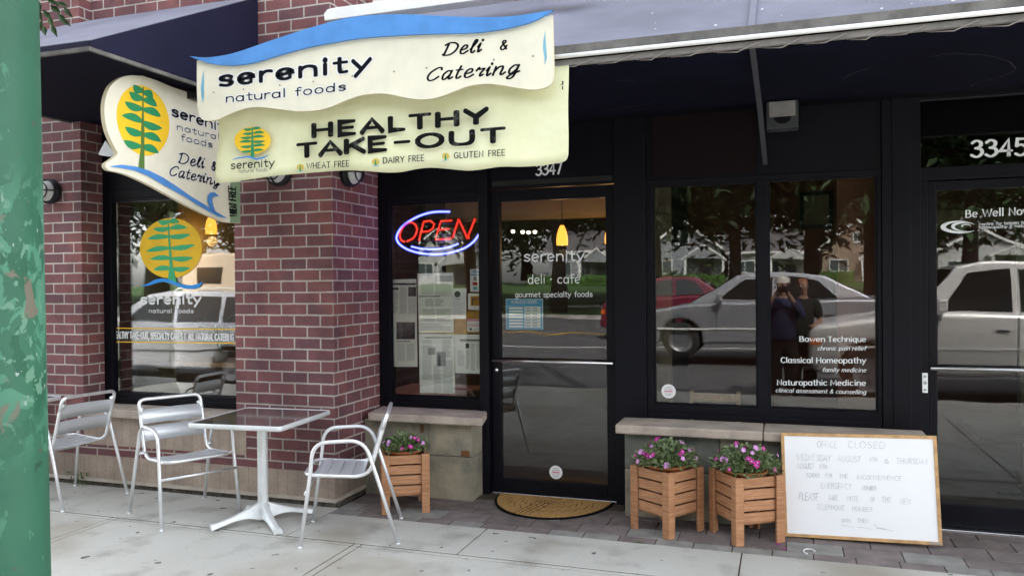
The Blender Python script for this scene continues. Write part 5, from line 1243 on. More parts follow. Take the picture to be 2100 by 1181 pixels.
# weeds at the foot of the wall
t = thing('weed', 'tiny green weed growing at the foot of the wall behind the chairs', 'plant', (-5.62, 5.165, 0)); b = MB(); rr = random.Random(4)
for k in range(60):
    a = rr.uniform(0, 6.28); leafq(b, Vector((-5.62+rr.uniform(-.08,.16), 5.155+rr.uniform(-.03,.01), rr.uniform(.0,.10))), Vector((math.cos(a), math.sin(a)*.4, rr.uniform(.1,1))), Vector((0,-.5,1)), .03, .012)
new_obj('foliage', b, M['leaf'], t)

# ------------------------------------------------------------------ green pole and the street tree over it
t = thing('street_pole', 'green painted steel pole with peeling patches at the left edge of the photo', 'pole', (-1.816, 1.427, 0))
b = MB(); b.lathe([(.129,0),(.128,.3),(.121,1.2),(.112,2.4),(.10,4.0),(.08,8.0)], (-1.816,1.427,0), 40); new_obj('shaft', b, M['green_paint'], t)
b = MB(); b.lathe([(.20,0),(.20,.05),(.15,.07),(.14,.10)], (-1.816,1.427,0), 32); new_obj('base_flange', b, M['green_paint'], t, bevel=.004)
def tree(x, y, z0, h, cr, seed, nleaf, ls, label, trunk_r=.16, group=None, crown_z=None, fill=1.0, lm='leaf'):
    r_ = random.Random(seed); t = thing('street_tree' if group is None or 'street' in (group or '') else 'tree', label, 'tree', (x, y, z0), 0, group)
    b = MB(); cz = crown_z or h*.62
    lean = Vector((r_.uniform(-.3,.3), r_.uniform(-.3,.3), 0)); P = [Vector((x,y,z0-.1)), Vector((x,y,z0+h*.18))+lean*.2, Vector((x,y,z0+h*.38))+lean*.6, Vector((x,y,z0+h*.7))+lean]
    b.tube(P, [trunk_r*1.35, trunk_r, trunk_r*.8, trunk_r*.35], 10)
    tips = []
    for k in range(9):
        a = k*2.4+r_.random(); s = P[2] + (P[3]-P[2])*r_.random()*.7; L_ = cr*r_.uniform(.55,.95); e = s + Vector((math.cos(a)*L_, math.sin(a)*L_, L_*r_.uniform(.15,.8)))
        mid = (s+e)/2 + Vector((0,0,.25)); b.tube([s, mid, e], [trunk_r*.4, trunk_r*.25, trunk_r*.1], 6); tips += [mid, e, (mid+e)/2]
    new_obj('trunk', b, M['bark'], t)
    b = MB(); cl = []
    for k in range(26):
        a = r_.uniform(0, 6.28); u = r_.uniform(-.8, 1); rad = cr*math.sqrt(1-u*u*.8)*r_.uniform(.35, 1); cl.append(Vector((x+rad*math.cos(a), y+rad*math.sin(a), z0+cz+u*cr*.75)))
    cl += tips
    for k in range(nleaf):
        c = r_.choice(cl); rr_ = cr*.34*fill; p = c + Vector((r_.gauss(0,rr_*.55), r_.gauss(0,rr_*.55), r_.gauss(0,rr_*.42)))
        d = Vector((r_.uniform(-1,1), r_.uniform(-1,1), r_.uniform(-.8,.5))); leafq(b, p, d, Vector((r_.uniform(-.6,.6), r_.uniform(-.6,.6), 1)), ls*r_.uniform(.7,1.3), ls*r_.uniform(.4,.6))
    new_obj('crown', b, M[lm], t); return t
t = tree(-4.3, .9, 0, 6.4, 2.1, 3, 3800, .13, 'street tree whose drooping leaves hang beside the green pole', .10, None, 4.3)
# a low twig reaches into the picture beside the pole
b = MB(); rr = random.Random(14)
tw = [atY(-60, -60, 3.0), atY(40, -35, 3.0), atY(95, -12, 3.02), atY(120, 12, 3.05)]
tw2 = [tw[1], atY(70, 5, 3.0), atY(85, 40, 3.0), atY(88, 66, 3.0)]
b.tube([Vector((-4.3,.9,3.6)), Vector((-3.9,2.0,3.3)), tw[0]], [.03,.018,.008], 6); b.tube(tw, .005, 5); b.tube(tw2, .004, 5)
for px, py, dx, dy in ((82,20,.3,-1),(95,28,.6,-.8),(110,20,.9,-.6),(122,14,1,-.35),(132,6,1,.0),(138,22,.8,-.9),(126,34,.7,-1),(108,40,.3,-1),(92,48,.1,-1),(84,60,-.2,-1),(98,62,.3,-1),(80,75,0,-1),(118,-4,1,.2),(100,4,.7,-.5),(76,40,-.4,-.9),(112,56,.5,-1),(88,10,.2,-1),(140,-6,1,0),(104,-14,.8,.2),(130,44,.9,-.7)):
    p = atY(px-8, py-8, 3.0+rr.uniform(-.08,.08)); d = RT*dx + UP*dy + FW*rr.uniform(-.3,.3); leafq(b, p, d, -FW + UP*.4 + RT*rr.uniform(-.5,.5), rr.uniform(.055,.085), rr.uniform(.024,.034))
new_obj('twig', b, M['leaf_twig'], t)

# ------------------------------------------------------------------ inside the deli and clinic
def pendant(c, label, tall=.17, core=True):
    t = thing('pendant_lamp', label, 'lamp', c, 0, 'amber pendant lamps in the deli'); c = Vector(c)
    b = MB(); b.lathe([(.054,0),(.056,.05),(.05,.10),(.036,.15),(.018,tall)], c, 18); new_obj('shade', b, M['pendant_glow'], t)
    b = MB(); b.tube([c+Vector((0,0,tall)), Vector((c.x, c.y, 2.95))], .004, 6); new_obj('cord', b, M['black_metal'], t)
    b = MB(); b.lathe([(0,.0),(.032,.012),(.045,.035),(.032,.06),(0,.075)], c+Vector((0,0,-.002)), 12); new_obj('bulb', b, M['pendant_core'], t)
    l = bpy.data.lights.new('lamp_light', 'POINT'); l.energy = .4; l.color = (1,.62,.25); l.shadow_soft_size = .05; o = bpy.data.objects.new('lamp_light', l); COL.objects.link(o); o.parent = t; o.location = (0,0,-.08)
def inpx(px, py, Y): return tuple(atY(px, py, Y))
pendant(inpx(1153,503,7.4), 'amber pendant lamp glowing behind the deli door lettering', .19)
pendant(inpx(1252,500,7.6), 'amber pendant lamp half hidden at the right edge of the deli door')
pendant(inpx(433,480,6.6), 'amber pendant lamp glowing in the painted window near the brick pier')
pendant(inpx(311,462,7.2), 'tall amber pendant lamp partly hidden by the painted yellow sun', .26)
b = MB()
tr_ = thing('track_light', 'row of tiny ceiling spots seen through the deli door', 'lamp', inpx(1085, 470, 9.0))
for px, py in ((1052,475),(1072,476),(1084,477),(1097,476)): c = Vector(inpx(px, py, 9.0)); b = MB(); b.lathe([(0,-.02),(.02,-.012),(.024,.012),(0,.02)], c, 10); new_obj('spot', b, M['spot_glow'], tr_)
b = MB(); c = Vector(inpx(1096, 443, 9.0)); b.lathe([(0,-.025),(.024,-.012),(.026,.012),(0,.025)], c, 10); solo('ceiling_spot', b, M['spot_glow'], 'single white ceiling spot seen high through the deli door', 'lamp')
b = MB(); c = Vector(inpx(1746, 366, 6.9)); b.lathe([(0,-.022),(.03,-.014),(.036,.010),(0,.024)], c, 14); solo('ceiling_spot', b, M['spot_glow'], 'bright recessed spot at the top of the right clinic window', 'lamp')
t = thing('window_counter', 'long pale wooden counter inside the painted window', 'counter', (-4.75, 5.95, 0))
b = MB(); zc = atY(400, 742, 5.75).z; b.box(-5.59, -3.25, 5.75, 6.15, zc-.04, zc); new_obj('top', b, M['oak'], t, bevel=.004)
b = MB()
for x in (-5.3, -4.4, -3.5): b.box(x-.03, x+.03, 5.85, 5.91, 0, zc-.041)
new_obj('leg', b, M['black_metal'], t)
def houseplant(px, label, seed, h, m_pot='pot_white'):
    r_ = random.Random(seed); c = atY(px, 742, 5.86); x, y = c.x, 5.86; t = thing('potted_plant', label, 'plant', (x, y, zc), 0, 'potted plants on the window counter')
    b = MB(); b.lathe([(0,zc),(.055,zc),(.068,zc+.085),(.06,zc+.085),(0,zc+.075)], (x,y,0), 18); new_obj('pot', b, M[m_pot], t)
    b = MB()
    for k in range(16):
        a = r_.uniform(0,6.28); L_ = h*r_.uniform(.6,1); out_ = Vector((math.cos(a), math.sin(a)*.6, 0)); P = [Vector((x,y,zc+.07)), Vector((x,y,zc+.07))+out_*L_*.2+Vector((0,0,L_*.7)), Vector((x,y,zc+.07))+out_*L_*.6+Vector((0,0,L_*.85)), Vector((x,y,zc+.07))+out_*L_*.9+Vector((0,0,L_*.55))]
        sd = out_.cross(Vector((0,0,1))).normalized(); k0 = len(b.v)
        for p, wd in zip(P, (.006,.016,.014,.002)): b.v += [p-sd*wd, p+sd*wd]
        for i in range(3): b.face((k0+2*i, k0+2*i+1, k0+2*i+3, k0+2*i+2))
    new_obj('leaves', b, M['houseplant'], t)
houseplant(344, 'potted plant in a low white pot in the middle of the window counter', 3, .26); houseplant(452, 'tall arching plant in a white pot at the right end of the window counter', 4, .42); houseplant(278, 'small drooping potted plant at the left end of the window counter', 5, .22, 'terracotta')
def inner_table(x, y, label, h=.72, w_=.35, m='oak'):
    t = thing('indoor_table', label, 'table', (x,y,0)); b = MB(); b.box(x-w_, x+w_, y-w_, y+w_, h-.03, h); new_obj('tabletop', b, M[m], t, bevel=.004)
    b = MB(); b.tube([(x,y,0.02),(x,y,h-.03)], .03, 10); b.box(x-.2,x+.2,y-.03,y+.03,0,.02); b.box(x-.03,x+.03,y-.2,y-.031,0,.02); b.box(x-.03,x+.03,y+.031,y+.2,0,.02); new_obj('column', b, M['black_metal'], t)
inner_table(-2.95, 6.45, 'wooden table inside the deli behind the lowest newspaper pages'); inner_table(1.75, 7.0, 'dark low table inside the clinic seen through the second door', .5, .4, 'maroon')
t = thing('picture_frame', 'large dark framed board hanging on the reddish clinic wall', 'picture', inpx(1672, 470, 8.95)); a_, c_ = Vector(inpx(1640,470,8.99)), Vector(inpx(1708,392,8.99))
b = MB(); b.box(a_.x, c_.x, 8.96, 8.995, a_.z, c_.z); new_obj('frame', b, M['frame'], t); b = MB(); b.box(a_.x+.04, c_.x-.04, 8.95, 8.958, a_.z+.04, c_.z-.04); new_obj('canvas', b, M['clinic_tan'], t)
t = thing('indoor_chair', 'pale wooden chair back inside the clinic low behind the glass', 'chair', (-.50, 6.5, 0)); b = MB()
for x in (-.70, -.34): b.box(x-.015, x+.015, 6.5, 6.53, 0, .78)
b.box(-.70, -.34, 6.505, 6.525, .70, .76); b.box(-.70, -.34, 6.505, 6.525, .55, .60); new_obj('back_frame', b, M['oak'], t); b = MB(); b.box(-.71, -.33, 6.535, 6.93, .42, .45); new_obj('seat', b, M['oak'], t)
b = MB()
for x in (-.70, -.34): b.box(x-.015, x+.015, 6.88, 6.91, 0, .42)
new_obj('leg', b, M['oak'], t)
# ------------------------------------------------------------------ the street behind the photographer (seen mirrored in the glass)
def make_car(name, label, cat, loc, flip, spec, paint, group=None):
    """spec: L, W, zb, outline (x,z) of hood/belt/tail from front to rear, green (x,z)x4+, wheels x, r, pillars"""
    t = thing(name, label, cat, loc, R(180) if flip else 0, group); kw = dict(parent=t, world=False); W = spec['W']; rw = spec['r']
    low = []
    xs = spec['wheels']; zb = spec['zb']
    up = spec['outline']
    bot = [(up[-1][0]-.04, zb)]
    for xw in sorted(xs, reverse=True):
        ra = rw*1.17; a0 = math.asin(max(-.9, min(.9, (zb-rw)/ra)))
        bot += [(xw+ra*math.cos(a), rw+ra*math.sin(a)) for a in [a0+(math.pi-2*a0)*i/12 for i in range(13)]]
    bot += [(up[0][0]+.06, zb)]
    b = MB(); b.prism([(x, 0, z) for x, z in up+bot], (0, -W, 0)); bd = new_obj('body', b, M[paint], bevel=spec.get('round', .06), **kw)
    bd.modifiers['bevel'].segments = 5
    for p in bd.data.polygons: p.use_smooth = True
    bd.modifiers['bevel'].harden_normals = True
    gr = spec['green']; b = MB(); n = len(gr); zt = max(z for _, z in gr); z0 = min(z for _, z in gr)
    def ins(z): return .07 + .17*(z-z0)/(zt-z0)
    b.v += [Vector((x, -ins(z), z)) for x, z in gr] + [Vector((x, -W+ins(z), z)) for x, z in gr]
    b.face(range(n)); b.face(range(2*n-1, n-1, -1))
    for i in range(n): j = (i+1) % n; b.face((j, i, n+i, n+j))
    new_obj('cabin', b, M[paint], bevel=.03, **kw)
    for side in (0, 1):
        for win in spec['windows']:
            b = MB(); q = [Vector((x, (-ins(z)+.008) if side == 0 else (-W+ins(z)-.008), z)) for x, z in win]; b.prism(q if side == 0 else q, (0, -.004 if side == 0 else .004, 0)); new_obj('side_window', b, M['car_glass'], **kw)
    for (a, c, nm) in ((gr[0], gr[1], 'windshield'), (gr[-2], gr[-1], 'rear_window')):
        b = MB(); d = Vector((c[0]-a[0], 0, c[1]-a[1])); nn = Vector((-d.z, 0, d.x)).normalized();
        if (nn.x > 0) == (nm == 'windshield'): nn = -nn
        def pt(k, s): x = a[0]+d.x*k; z = a[1]+d.z*k; yy = ins(z)+.07; return Vector((x, -yy if s else -W+yy, z)) + nn*.010
        b.prism([pt(.08,0), pt(.08,1), pt(.93,1), pt(.93,0)], -nn*.004); new_obj(nm, b, M['car_glass'], **kw)
    for xw in xs:
        for side in (0, 1):
            y = -.02 if side == 0 else -W+.02; ax = (0,1,0) if side == 0 else (0,-1,0); c = (xw, y-(.21 if side == 0 else -.21), rw)
            b = MB(); b.lathe([(rw*.62,0),(rw*.97,0),(rw,.03),(rw,.17),(rw*.95,.205),(rw*.64,.20)], c, 28, axis=ax); wh = new_obj('wheel', b, M['tyre'], **kw)
            b = MB(); q = Vector(ax).to_track_quat('Z','Y'); cv = Vector(c)
            b.lathe([(rw*.64,.19),(rw*.60,.17),(rw*.2,.165),(.0,.18)], c, 28, axis=ax)
            new_obj('rim', b, M['rim'], wh, world=False)
    f = spec['lamp_z']; b = MB()
    for yy in (-.12-.32, -W+.12): b.box(up[0][0]-.012, up[0][0]+.10, yy, yy+.32, f-.07, f+.08)
    new_obj('headlight', b, M['lamp_clear'], bevel=.02, **kw)
    b = MB()
    for yy in (-.06, -W+.0): b.box(up[0][0]+.03, up[0][0]+.18, yy, yy+.066, f-.07, f+.02)
    new_obj('indicator', b, M['lamp_orange'], **kw)
    b = MB()
    for yy in (-.10-.24, -W+.10): b.box(up[-1][0]-.10, up[-1][0]+.012, yy, yy+.24, f-.05, f+.12)
    new_obj('tail_light', b, M['lamp_red'], **kw)
    b = MB(); b.box(up[0][0]-.05, up[0][0]+.06, -W+.05, -.05, zb+.02, zb+.20); b.box(up[-1][0]-.06, up[-1][0]+.05, -W+.05, -.05, zb+.02, zb+.20); new_obj('bumper', b, M[spec.get('bump', paint)], bevel=.03, **kw)
    mxx, mz = spec['mirror']; b = MB()
    for y0, y1 in ((-.02, .17), (-W-.17, -W+.02)): b.box(mxx-.05, mxx+.07, y0, y1, mz-.02, mz+.13)
    new_obj('mirror', b, M[spec.get('mir', paint)], bevel=.02, **kw)
    b = MB()
    for y in (.004, -W-.016): b.box(up[0][0]+.35, up[-1][0]-.3, y, y+.012, spec['trim'], spec['trim']+.03)
    new_obj('side_trim', b, M['trim_white' if spec.get('tw') else 'car_dark'], **kw)
    b = MB()
    for win in spec['windows'][:-1]:
        x = max(p[0] for p in win)+.05
        for y in (.0015, -W-.0035): b.box(x-.006, x+.006, y, y+.002, zb+.12, win[0][1]-.06)
    for y in (.0015, -W-.0035):
        x = min(p[0] for p in spec['windows'][0])-.03; b.box(x-.006, x+.006, y, y+.002, zb+.12, spec['windows'][0][0][1]-.06)
    new_obj('seam', b, M['car_dark'], **kw)
    for win in spec['windows'][:2]:
        x = max(p[0] for p in win)-.06
        for y in (.003, -W-.028): b = MB(); b.box(x-.14, x, y, y+.025, spec['trim']+.22, spec['trim']+.25); new_obj('door_handle', b, M['car_dark'], bevel=.006, **kw)
    if spec.get('rack'):
        b = MB()
        for y in (-.32, -W+.32): b.tube([(spec['rack'][0], y, zt+.0), (spec['rack'][0]+.1, y, zt+.05), (spec['rack'][1]-.1, y, zt+.05), (spec['rack'][1], y, zt)], .016, 6)
        new_obj('roof_rail', b, M['trim_white'], **kw)
    return t
SUV = dict(round=.10, L=4.5, W=1.75, zb=.36, r=.36, outline=[(0,.55),(.0,.88),(.10,1.0),(1.45,1.17),(3.9,1.14),(4.45,1.12),(4.5,.95),(4.5,.55)], green=[(1.38,1.10),(1.98,1.74),(2.3,1.79),(4.15,1.77),(4.42,1.12)],
  windows=[[(1.72,1.16),(2.12,1.66),(2.62,1.69),(2.62,1.16)],[(2.72,1.16),(2.72,1.69),(3.42,1.69),(3.42,1.16)],[(3.52,1.16),(3.52,1.69),(4.05,1.67),(4.22,1.16)]], wheels=[.82,3.55], lamp_z=.80, mirror=(1.72,1.18), trim=.70, bump='car_dark', tw=1)
suv_ = make_car('parked_car', 'silver grey off roader parked at the kerb, mirrored in the clinic window and second door', 'car', (.34, -.62, -.125), False, SUV, 'car_grey')
suv_.scale = (1.0, 1.0, 1.13)
VAN = dict(L=4.8, W=1.8, zb=.3, r=.33, outline=[(0,.5),(.0,.76),(.15,.92),(.95,1.06),(4.2,1.10),(4.75,1.08),(4.8,.9),(4.8,.5)], green=[(.75,1.02),(1.75,1.62),(2.1,1.68),(4.2,1.66),(4.65,1.08)],
  windows=[[(1.30,1.12),(1.85,1.54),(2.35,1.58),(2.35,1.12)],[(2.45,1.12),(2.45,1.58),(3.35,1.58),(3.35,1.12)],[(3.45,1.12),(3.45,1.58),(4.1,1.56),(4.32,1.12)]], wheels=[.85,3.65], lamp_z=.72, mirror=(1.35,1.10), trim=.62, rack=(2.2,4.1))
make_car('parked_car', 'pale silver minivan parked at the kerb, mirrored in the painted deli window', 'car', (-12.75, -.62, -.125), False, VAN, 'car_pale')
SED = dict(L=4.75, W=1.78, zb=.26, r=.32, outline=[(0,.45),(-.0,.66),(.12,.80),(1.25,.95),(3.8,1.0),(4.65,1.02),(4.75,.88),(4.75,.45)], green=[(1.1,.93),(1.95,1.40),(2.3,1.46),(3.1,1.45),(3.4,1.40),(4.15,1.01)],
  windows=[[(1.62,1.0),(2.08,1.33),(2.55,1.385),(2.55,1.0)],[(2.63,1.0),(2.63,1.385),(3.05,1.38),(3.32,1.32),(3.62,1.02)]], wheels=[.95,3.75], lamp_z=.64, mirror=(1.62,.98), trim=.52, tw=1)
sed_ = make_car('driving_car', 'silver sedan driving past, mirrored in the clinic windows', 'car', (-2.95, -4.1, .12), False, SED, 'car_silver')
sed_.scale = (1.08, 1.05, 1.16)
red_ = make_car('parked_car', 'dark red car on the far side of the street, mirrored in the left clinic window', 'car', (-4.72, -9.6, .12), False, SED, 'car_red'); red_.scale = (.76, .95, 1.14)
make_car('parked_car', 'dark blue sedan on the far side of the street, mirrored beside the off roader', 'car', (1.2, -12.6, .13), False, SED, 'car_dark')
b = MB()
cv = thing('camper_van', 'beige camper across the street, mirrored beside the brick pier', 'camper', (-17.3, -12, .02))
b.box(-20.0, -15.4, -14.2, -12.0, .95, 2.75); b.box(-15.4, -13.8, -14.0, -12.2, .5, 1.5); b.box(-19.7, -15.4, -14.1, -12.1, .45, .95); new_obj('body', b, M['beige'], cv, bevel=.08)
for x0, x1 in ((-19.3, -18.3), (-17.6, -16.6)): b = MB(); b.box(x0, x1, -11.999, -11.97, 1.75, 2.3); new_obj('side_window', b, M['car_glass'], cv)
for x in (-18.8, -14.6):
    b = MB(); b.lathe([(.2,0),(.36,0),(.38,.03),(.38,.2),(.2,.22)], (x, -12.22, .40), 24, axis=(0,1,0)); new_obj('wheel', b, M['tyre'], cv)

def house(x, y, z, w, d, h, rh, m, label, porch=True, ridge='x'):
    t = thing('house', label, 'house', (x, y, z))
    b = MB(); y1 = y; y0 = y-d; b.box(x-w/2, x+w/2, y0, y1, z-.5, z+h)
    if ridge == 'y':
        b.prism([(x-w/2, y1, z+h), (x+w/2, y1, z+h), (x, y1, z+h+rh-.12)], (0,-d,0))
    new_obj('wall', b, M[m], t)
    b = MB(); e = .45
    if ridge == 'y':
        for s in (-1, 1): b.prism([(x+s*(w/2+e), y1+e, z+h-.2), (x, y1+e, z+h+rh), (x, y1+e, z+h+rh+.16), (x+s*(w/2+e), y1+e, z+h-.04)], (0,-d-2*e,0))
    else:
        b.prism([(x-w/2-e, y1+e, z+h-.15), (x-w/2-e, y0-e, z+h-.15), (x-w/2-e, (y0+y1)/2, z+h+rh)], (w+2*e,0,0))
    new_obj('roof', b, M['roof_shingle'], t)
    b = MB()
    if ridge == 'y':
        for s in (-1, 1): b.bar((x+s*(w/2+e), y1+e+.03, z+h-.14), (x, y1+e+.03, z+h+rh+.06), .05, .24)
    else: b.box(x-w/2-e, x+w/2+e, y1+e+.004, y1+e+.06, z+h-.3, z+h-.08)
    new_obj('bargeboard', b, M['trim_white'], t)
    def window(wx, wz, ww, wh):
        b = MB()
        for q in ((wx-ww/2-.1, wx-ww/2, wz-wh/2-.1, wz+wh/2+.1), (wx+ww/2, wx+ww/2+.1, wz-wh/2-.1, wz+wh/2+.1), (wx-ww/2, wx+ww/2, wz+wh/2, wz+wh/2+.1), (wx-ww/2, wx+ww/2, wz-wh/2-.1, wz-wh/2), (wx-.03, wx+.03, wz-wh/2, wz+wh/2)): b.box(q[0], q[1], y1+.004, y1+.07, q[2], q[3])
        wd = new_obj('window', b, M['trim_white'], t); b = MB(); b.box(wx-ww/2, wx+ww/2, y1+.003, y1+.03, wz-wh/2, wz+wh/2); new_obj('pane', b, M['house_glass'], wd)
    window(x-w*.27, z+h*.50, w*.24, h*.34); window(x, z+h+rh*.35, w*.12, rh*.28) if ridge == 'y' else window(x+w*.05, z+h*.5, w*.16, h*.34)
    b = MB(); b.box(x+w*.22, x+w*.36, y1+.004, y1+.05, z, z+2.1); new_obj('door', b, M['car_dark'], t)
    if porch:
        b = MB(); px0, px1 = x+w*.02, x+w*.56
        b.prism([(px0, y1+1.9, z+2.6), (px1, y1+1.9, z+2.6), ((px0+px1)/2, y1+1.9, z+2.6+rh*.5)], (0,-1.85,0)); new_obj('porch_gable', b, M[m], t)
        for xx in (px0+.15, px1-.15): b = MB(); b.box(xx-.12, xx+.12, y1+1.6, y1+1.85, z-.4, z+2.59); new_obj('porch_post', b, M['trim_white'], t)
        b = MB(); b.box(px0-.1, px1+.1, y1+.06, y1+2.0, z-.5, z-.02); new_obj('porch_floor', b, M['trim_white'], t)
        b = MB(); c_ = (px0+px1)/2
        for s, xx in ((-1,px0-.2),(1,px1+.2)): b.bar((xx, y1+1.95, z+2.5), (c_, y1+1.95, z+2.72+rh*.5), .06, .2)
        new_obj('porch_trim', b, M['trim_white'], t)
    return t
house(-10.2, -76, 1.35, 7.6, 9, 3.7, 3.0, 'siding_grey', 'grey gabled house with white trim and a porch, mirrored in the clinic window', True, 'y')
house(-1.6, -78, 1.35, 8.2, 9, 3.5, 2.3, 'siding_white', 'pale low house with a long roof between two trees across the street', True, 'x')
house(7.2, -77, 1.35, 7.0, 9, 3.7, 2.6, 'siding_tan', 'tan house with a gable, mirrored at the right of the clinic window', True, 'y')
house(18.5, -77, 1.35, 8, 9, 3.3, 1.7, 'siding_white', 'white house mirrored in the second glass door', True, 'y')
house(-22.0, -78, 1.35, 8, 9, 3.9, 2.6, 'siding_grey', 'wide grey house mirrored in the deli door', True, 'x')
house(-39.0, -77, 1.35, 8, 9, 4.1, 3.0, 'siding_white', 'white gabled house mirrored in the neon window', True, 'y')
house(-58.0, -78, 1.35, 9, 9, 3.9, 3.0, 'siding_tan', 'tan house farthest to the left across the street', True, 'y')
TG = 'tall trees along the far boulevard'
base = tree(-1.85, -22.0, .3, 12, 5.3, 41, 12000, .50, 'tall boulevard tree between the gabled house and the pale low house', .26, TG, 7.5, 1.2, 'leaf_dark')
TL_ = [(1.1, -24.0, 'tall boulevard tree mirrored behind the photographers', 1.05, 40), (6.6, -22, 'tall boulevard tree in front of the tan gabled house', 1.0, 100), (-9.4, -22.2, 'tall boulevard tree mirrored in the deli door', 1.15, 170), (13.8, -22, 'tall boulevard tree mirrored in the second door', 1.05, 230), (-16.6, -22.3, 'tall boulevard tree mirrored in the neon window', 1.1, 290), (-23.5, -22, 'tall boulevard tree left of the camper', 1.15, 20), (-31, -22.5, 'tall boulevard tree mirrored in the painted window', 1.2, 80), (-39, -22, 'second tall boulevard tree mirrored in the painted window', 1.15, 140), (-48, -22.4, 'farthest tall boulevard tree to the left', 1.2, 200), (21, -22.2, 'tall boulevard tree farthest to the right', 1.1, 310), (-20, -27.5, 'set back boulevard tree behind the camper', 1.25, 35), (-27, -28, 'set back boulevard tree between the two mirrored in the painted window', 1.3, 115), (-35.5, -28, 'set back boulevard tree far to the left of the camper', 1.3, 215), (3.8, -28.5, 'set back boulevard tree between two trunks behind the off roader', 1.2, 75), (-6, -28.5, 'set back boulevard tree left of the gabled house', 1.2, 255)]
for x, y, lb, s, rz in TL_:
    o = copy_tree(base); o['label'] = lb; o.location = (x, y, .3); o.scale = (s, s, s); o.rotation_euler = (0, 0, R(rz))
bt = tree(4.5, -95, 2.2, 24, 10.5, 43, 12000, 1.2, 'big dark tree behind the pale low house', .5, 'big trees behind the houses', 10.5, 1.35, 'leaf_dark')
for x, y, lb, s, rz in ((-16, -96, 'big dark tree behind the gap beside the gabled house', 1.05, 60), (-34, -95, 'big dark tree behind the wide grey house', 1.1, 120), (-54, -97, 'big dark tree behind the farthest houses to the left', 1.15, 200), (24, -95, 'big dark tree behind the white house', 1.0, 260), (-76, -94, 'big dark tree at the far left end of the street', 1.2, 20), (44, -94, 'big dark tree at the far right end of the street', 1.1, 330), (-6, -88, 'big dark tree closing the gap right of the gabled house', .95, 90), (13, -90, 'big dark tree between the tan house and the white house', .95, 10), (-26, -90, 'big dark tree left of the gabled house', .95, 150), (-45, -89, 'big dark tree behind the white gabled house', 1.0, 290)):
    o = copy_tree(bt); o['label'] = lb; o.location = (x, y, 2.2); o.scale = (s, s, s); o.rotation_euler = (0, 0, R(rz))
def hedge(x0, x1, y, z, h, label, seed):
    r_ = random.Random(seed); t = thing('hedge', label, 'hedge', ((x0+x1)/2, y, z)); b = MB(); b.box(x0+.1, x1-.1, y-.45, y+.25, z-.2, z+h*.8)
    for k in range(int((x1-x0)*130)):
        c = Vector((r_.uniform(x0, x1), y+r_.uniform(-.5,.45), z+h*r_.uniform(0,1.0)*(.85+.15*math.sin(k)))); leafq(b, c, Vector((r_.uniform(-1,1), r_.uniform(0,1), r_.uniform(-.5,1))), Vector((0,1,.6)), .22, .12)
    new_obj('foliage', b, M['leaf'], t)
hedge(-15, -5.6, -72.5, 1.2, 1.4, 'low clipped hedge before the gabled house', 1); hedge(3.0, 6.4, -73, 1.2, 1.5, 'short hedge between the pale house and the tan house', 2); hedge(-27, -17.5, -73, 1.2, 1.5, 'long hedge before the wide grey house', 3)

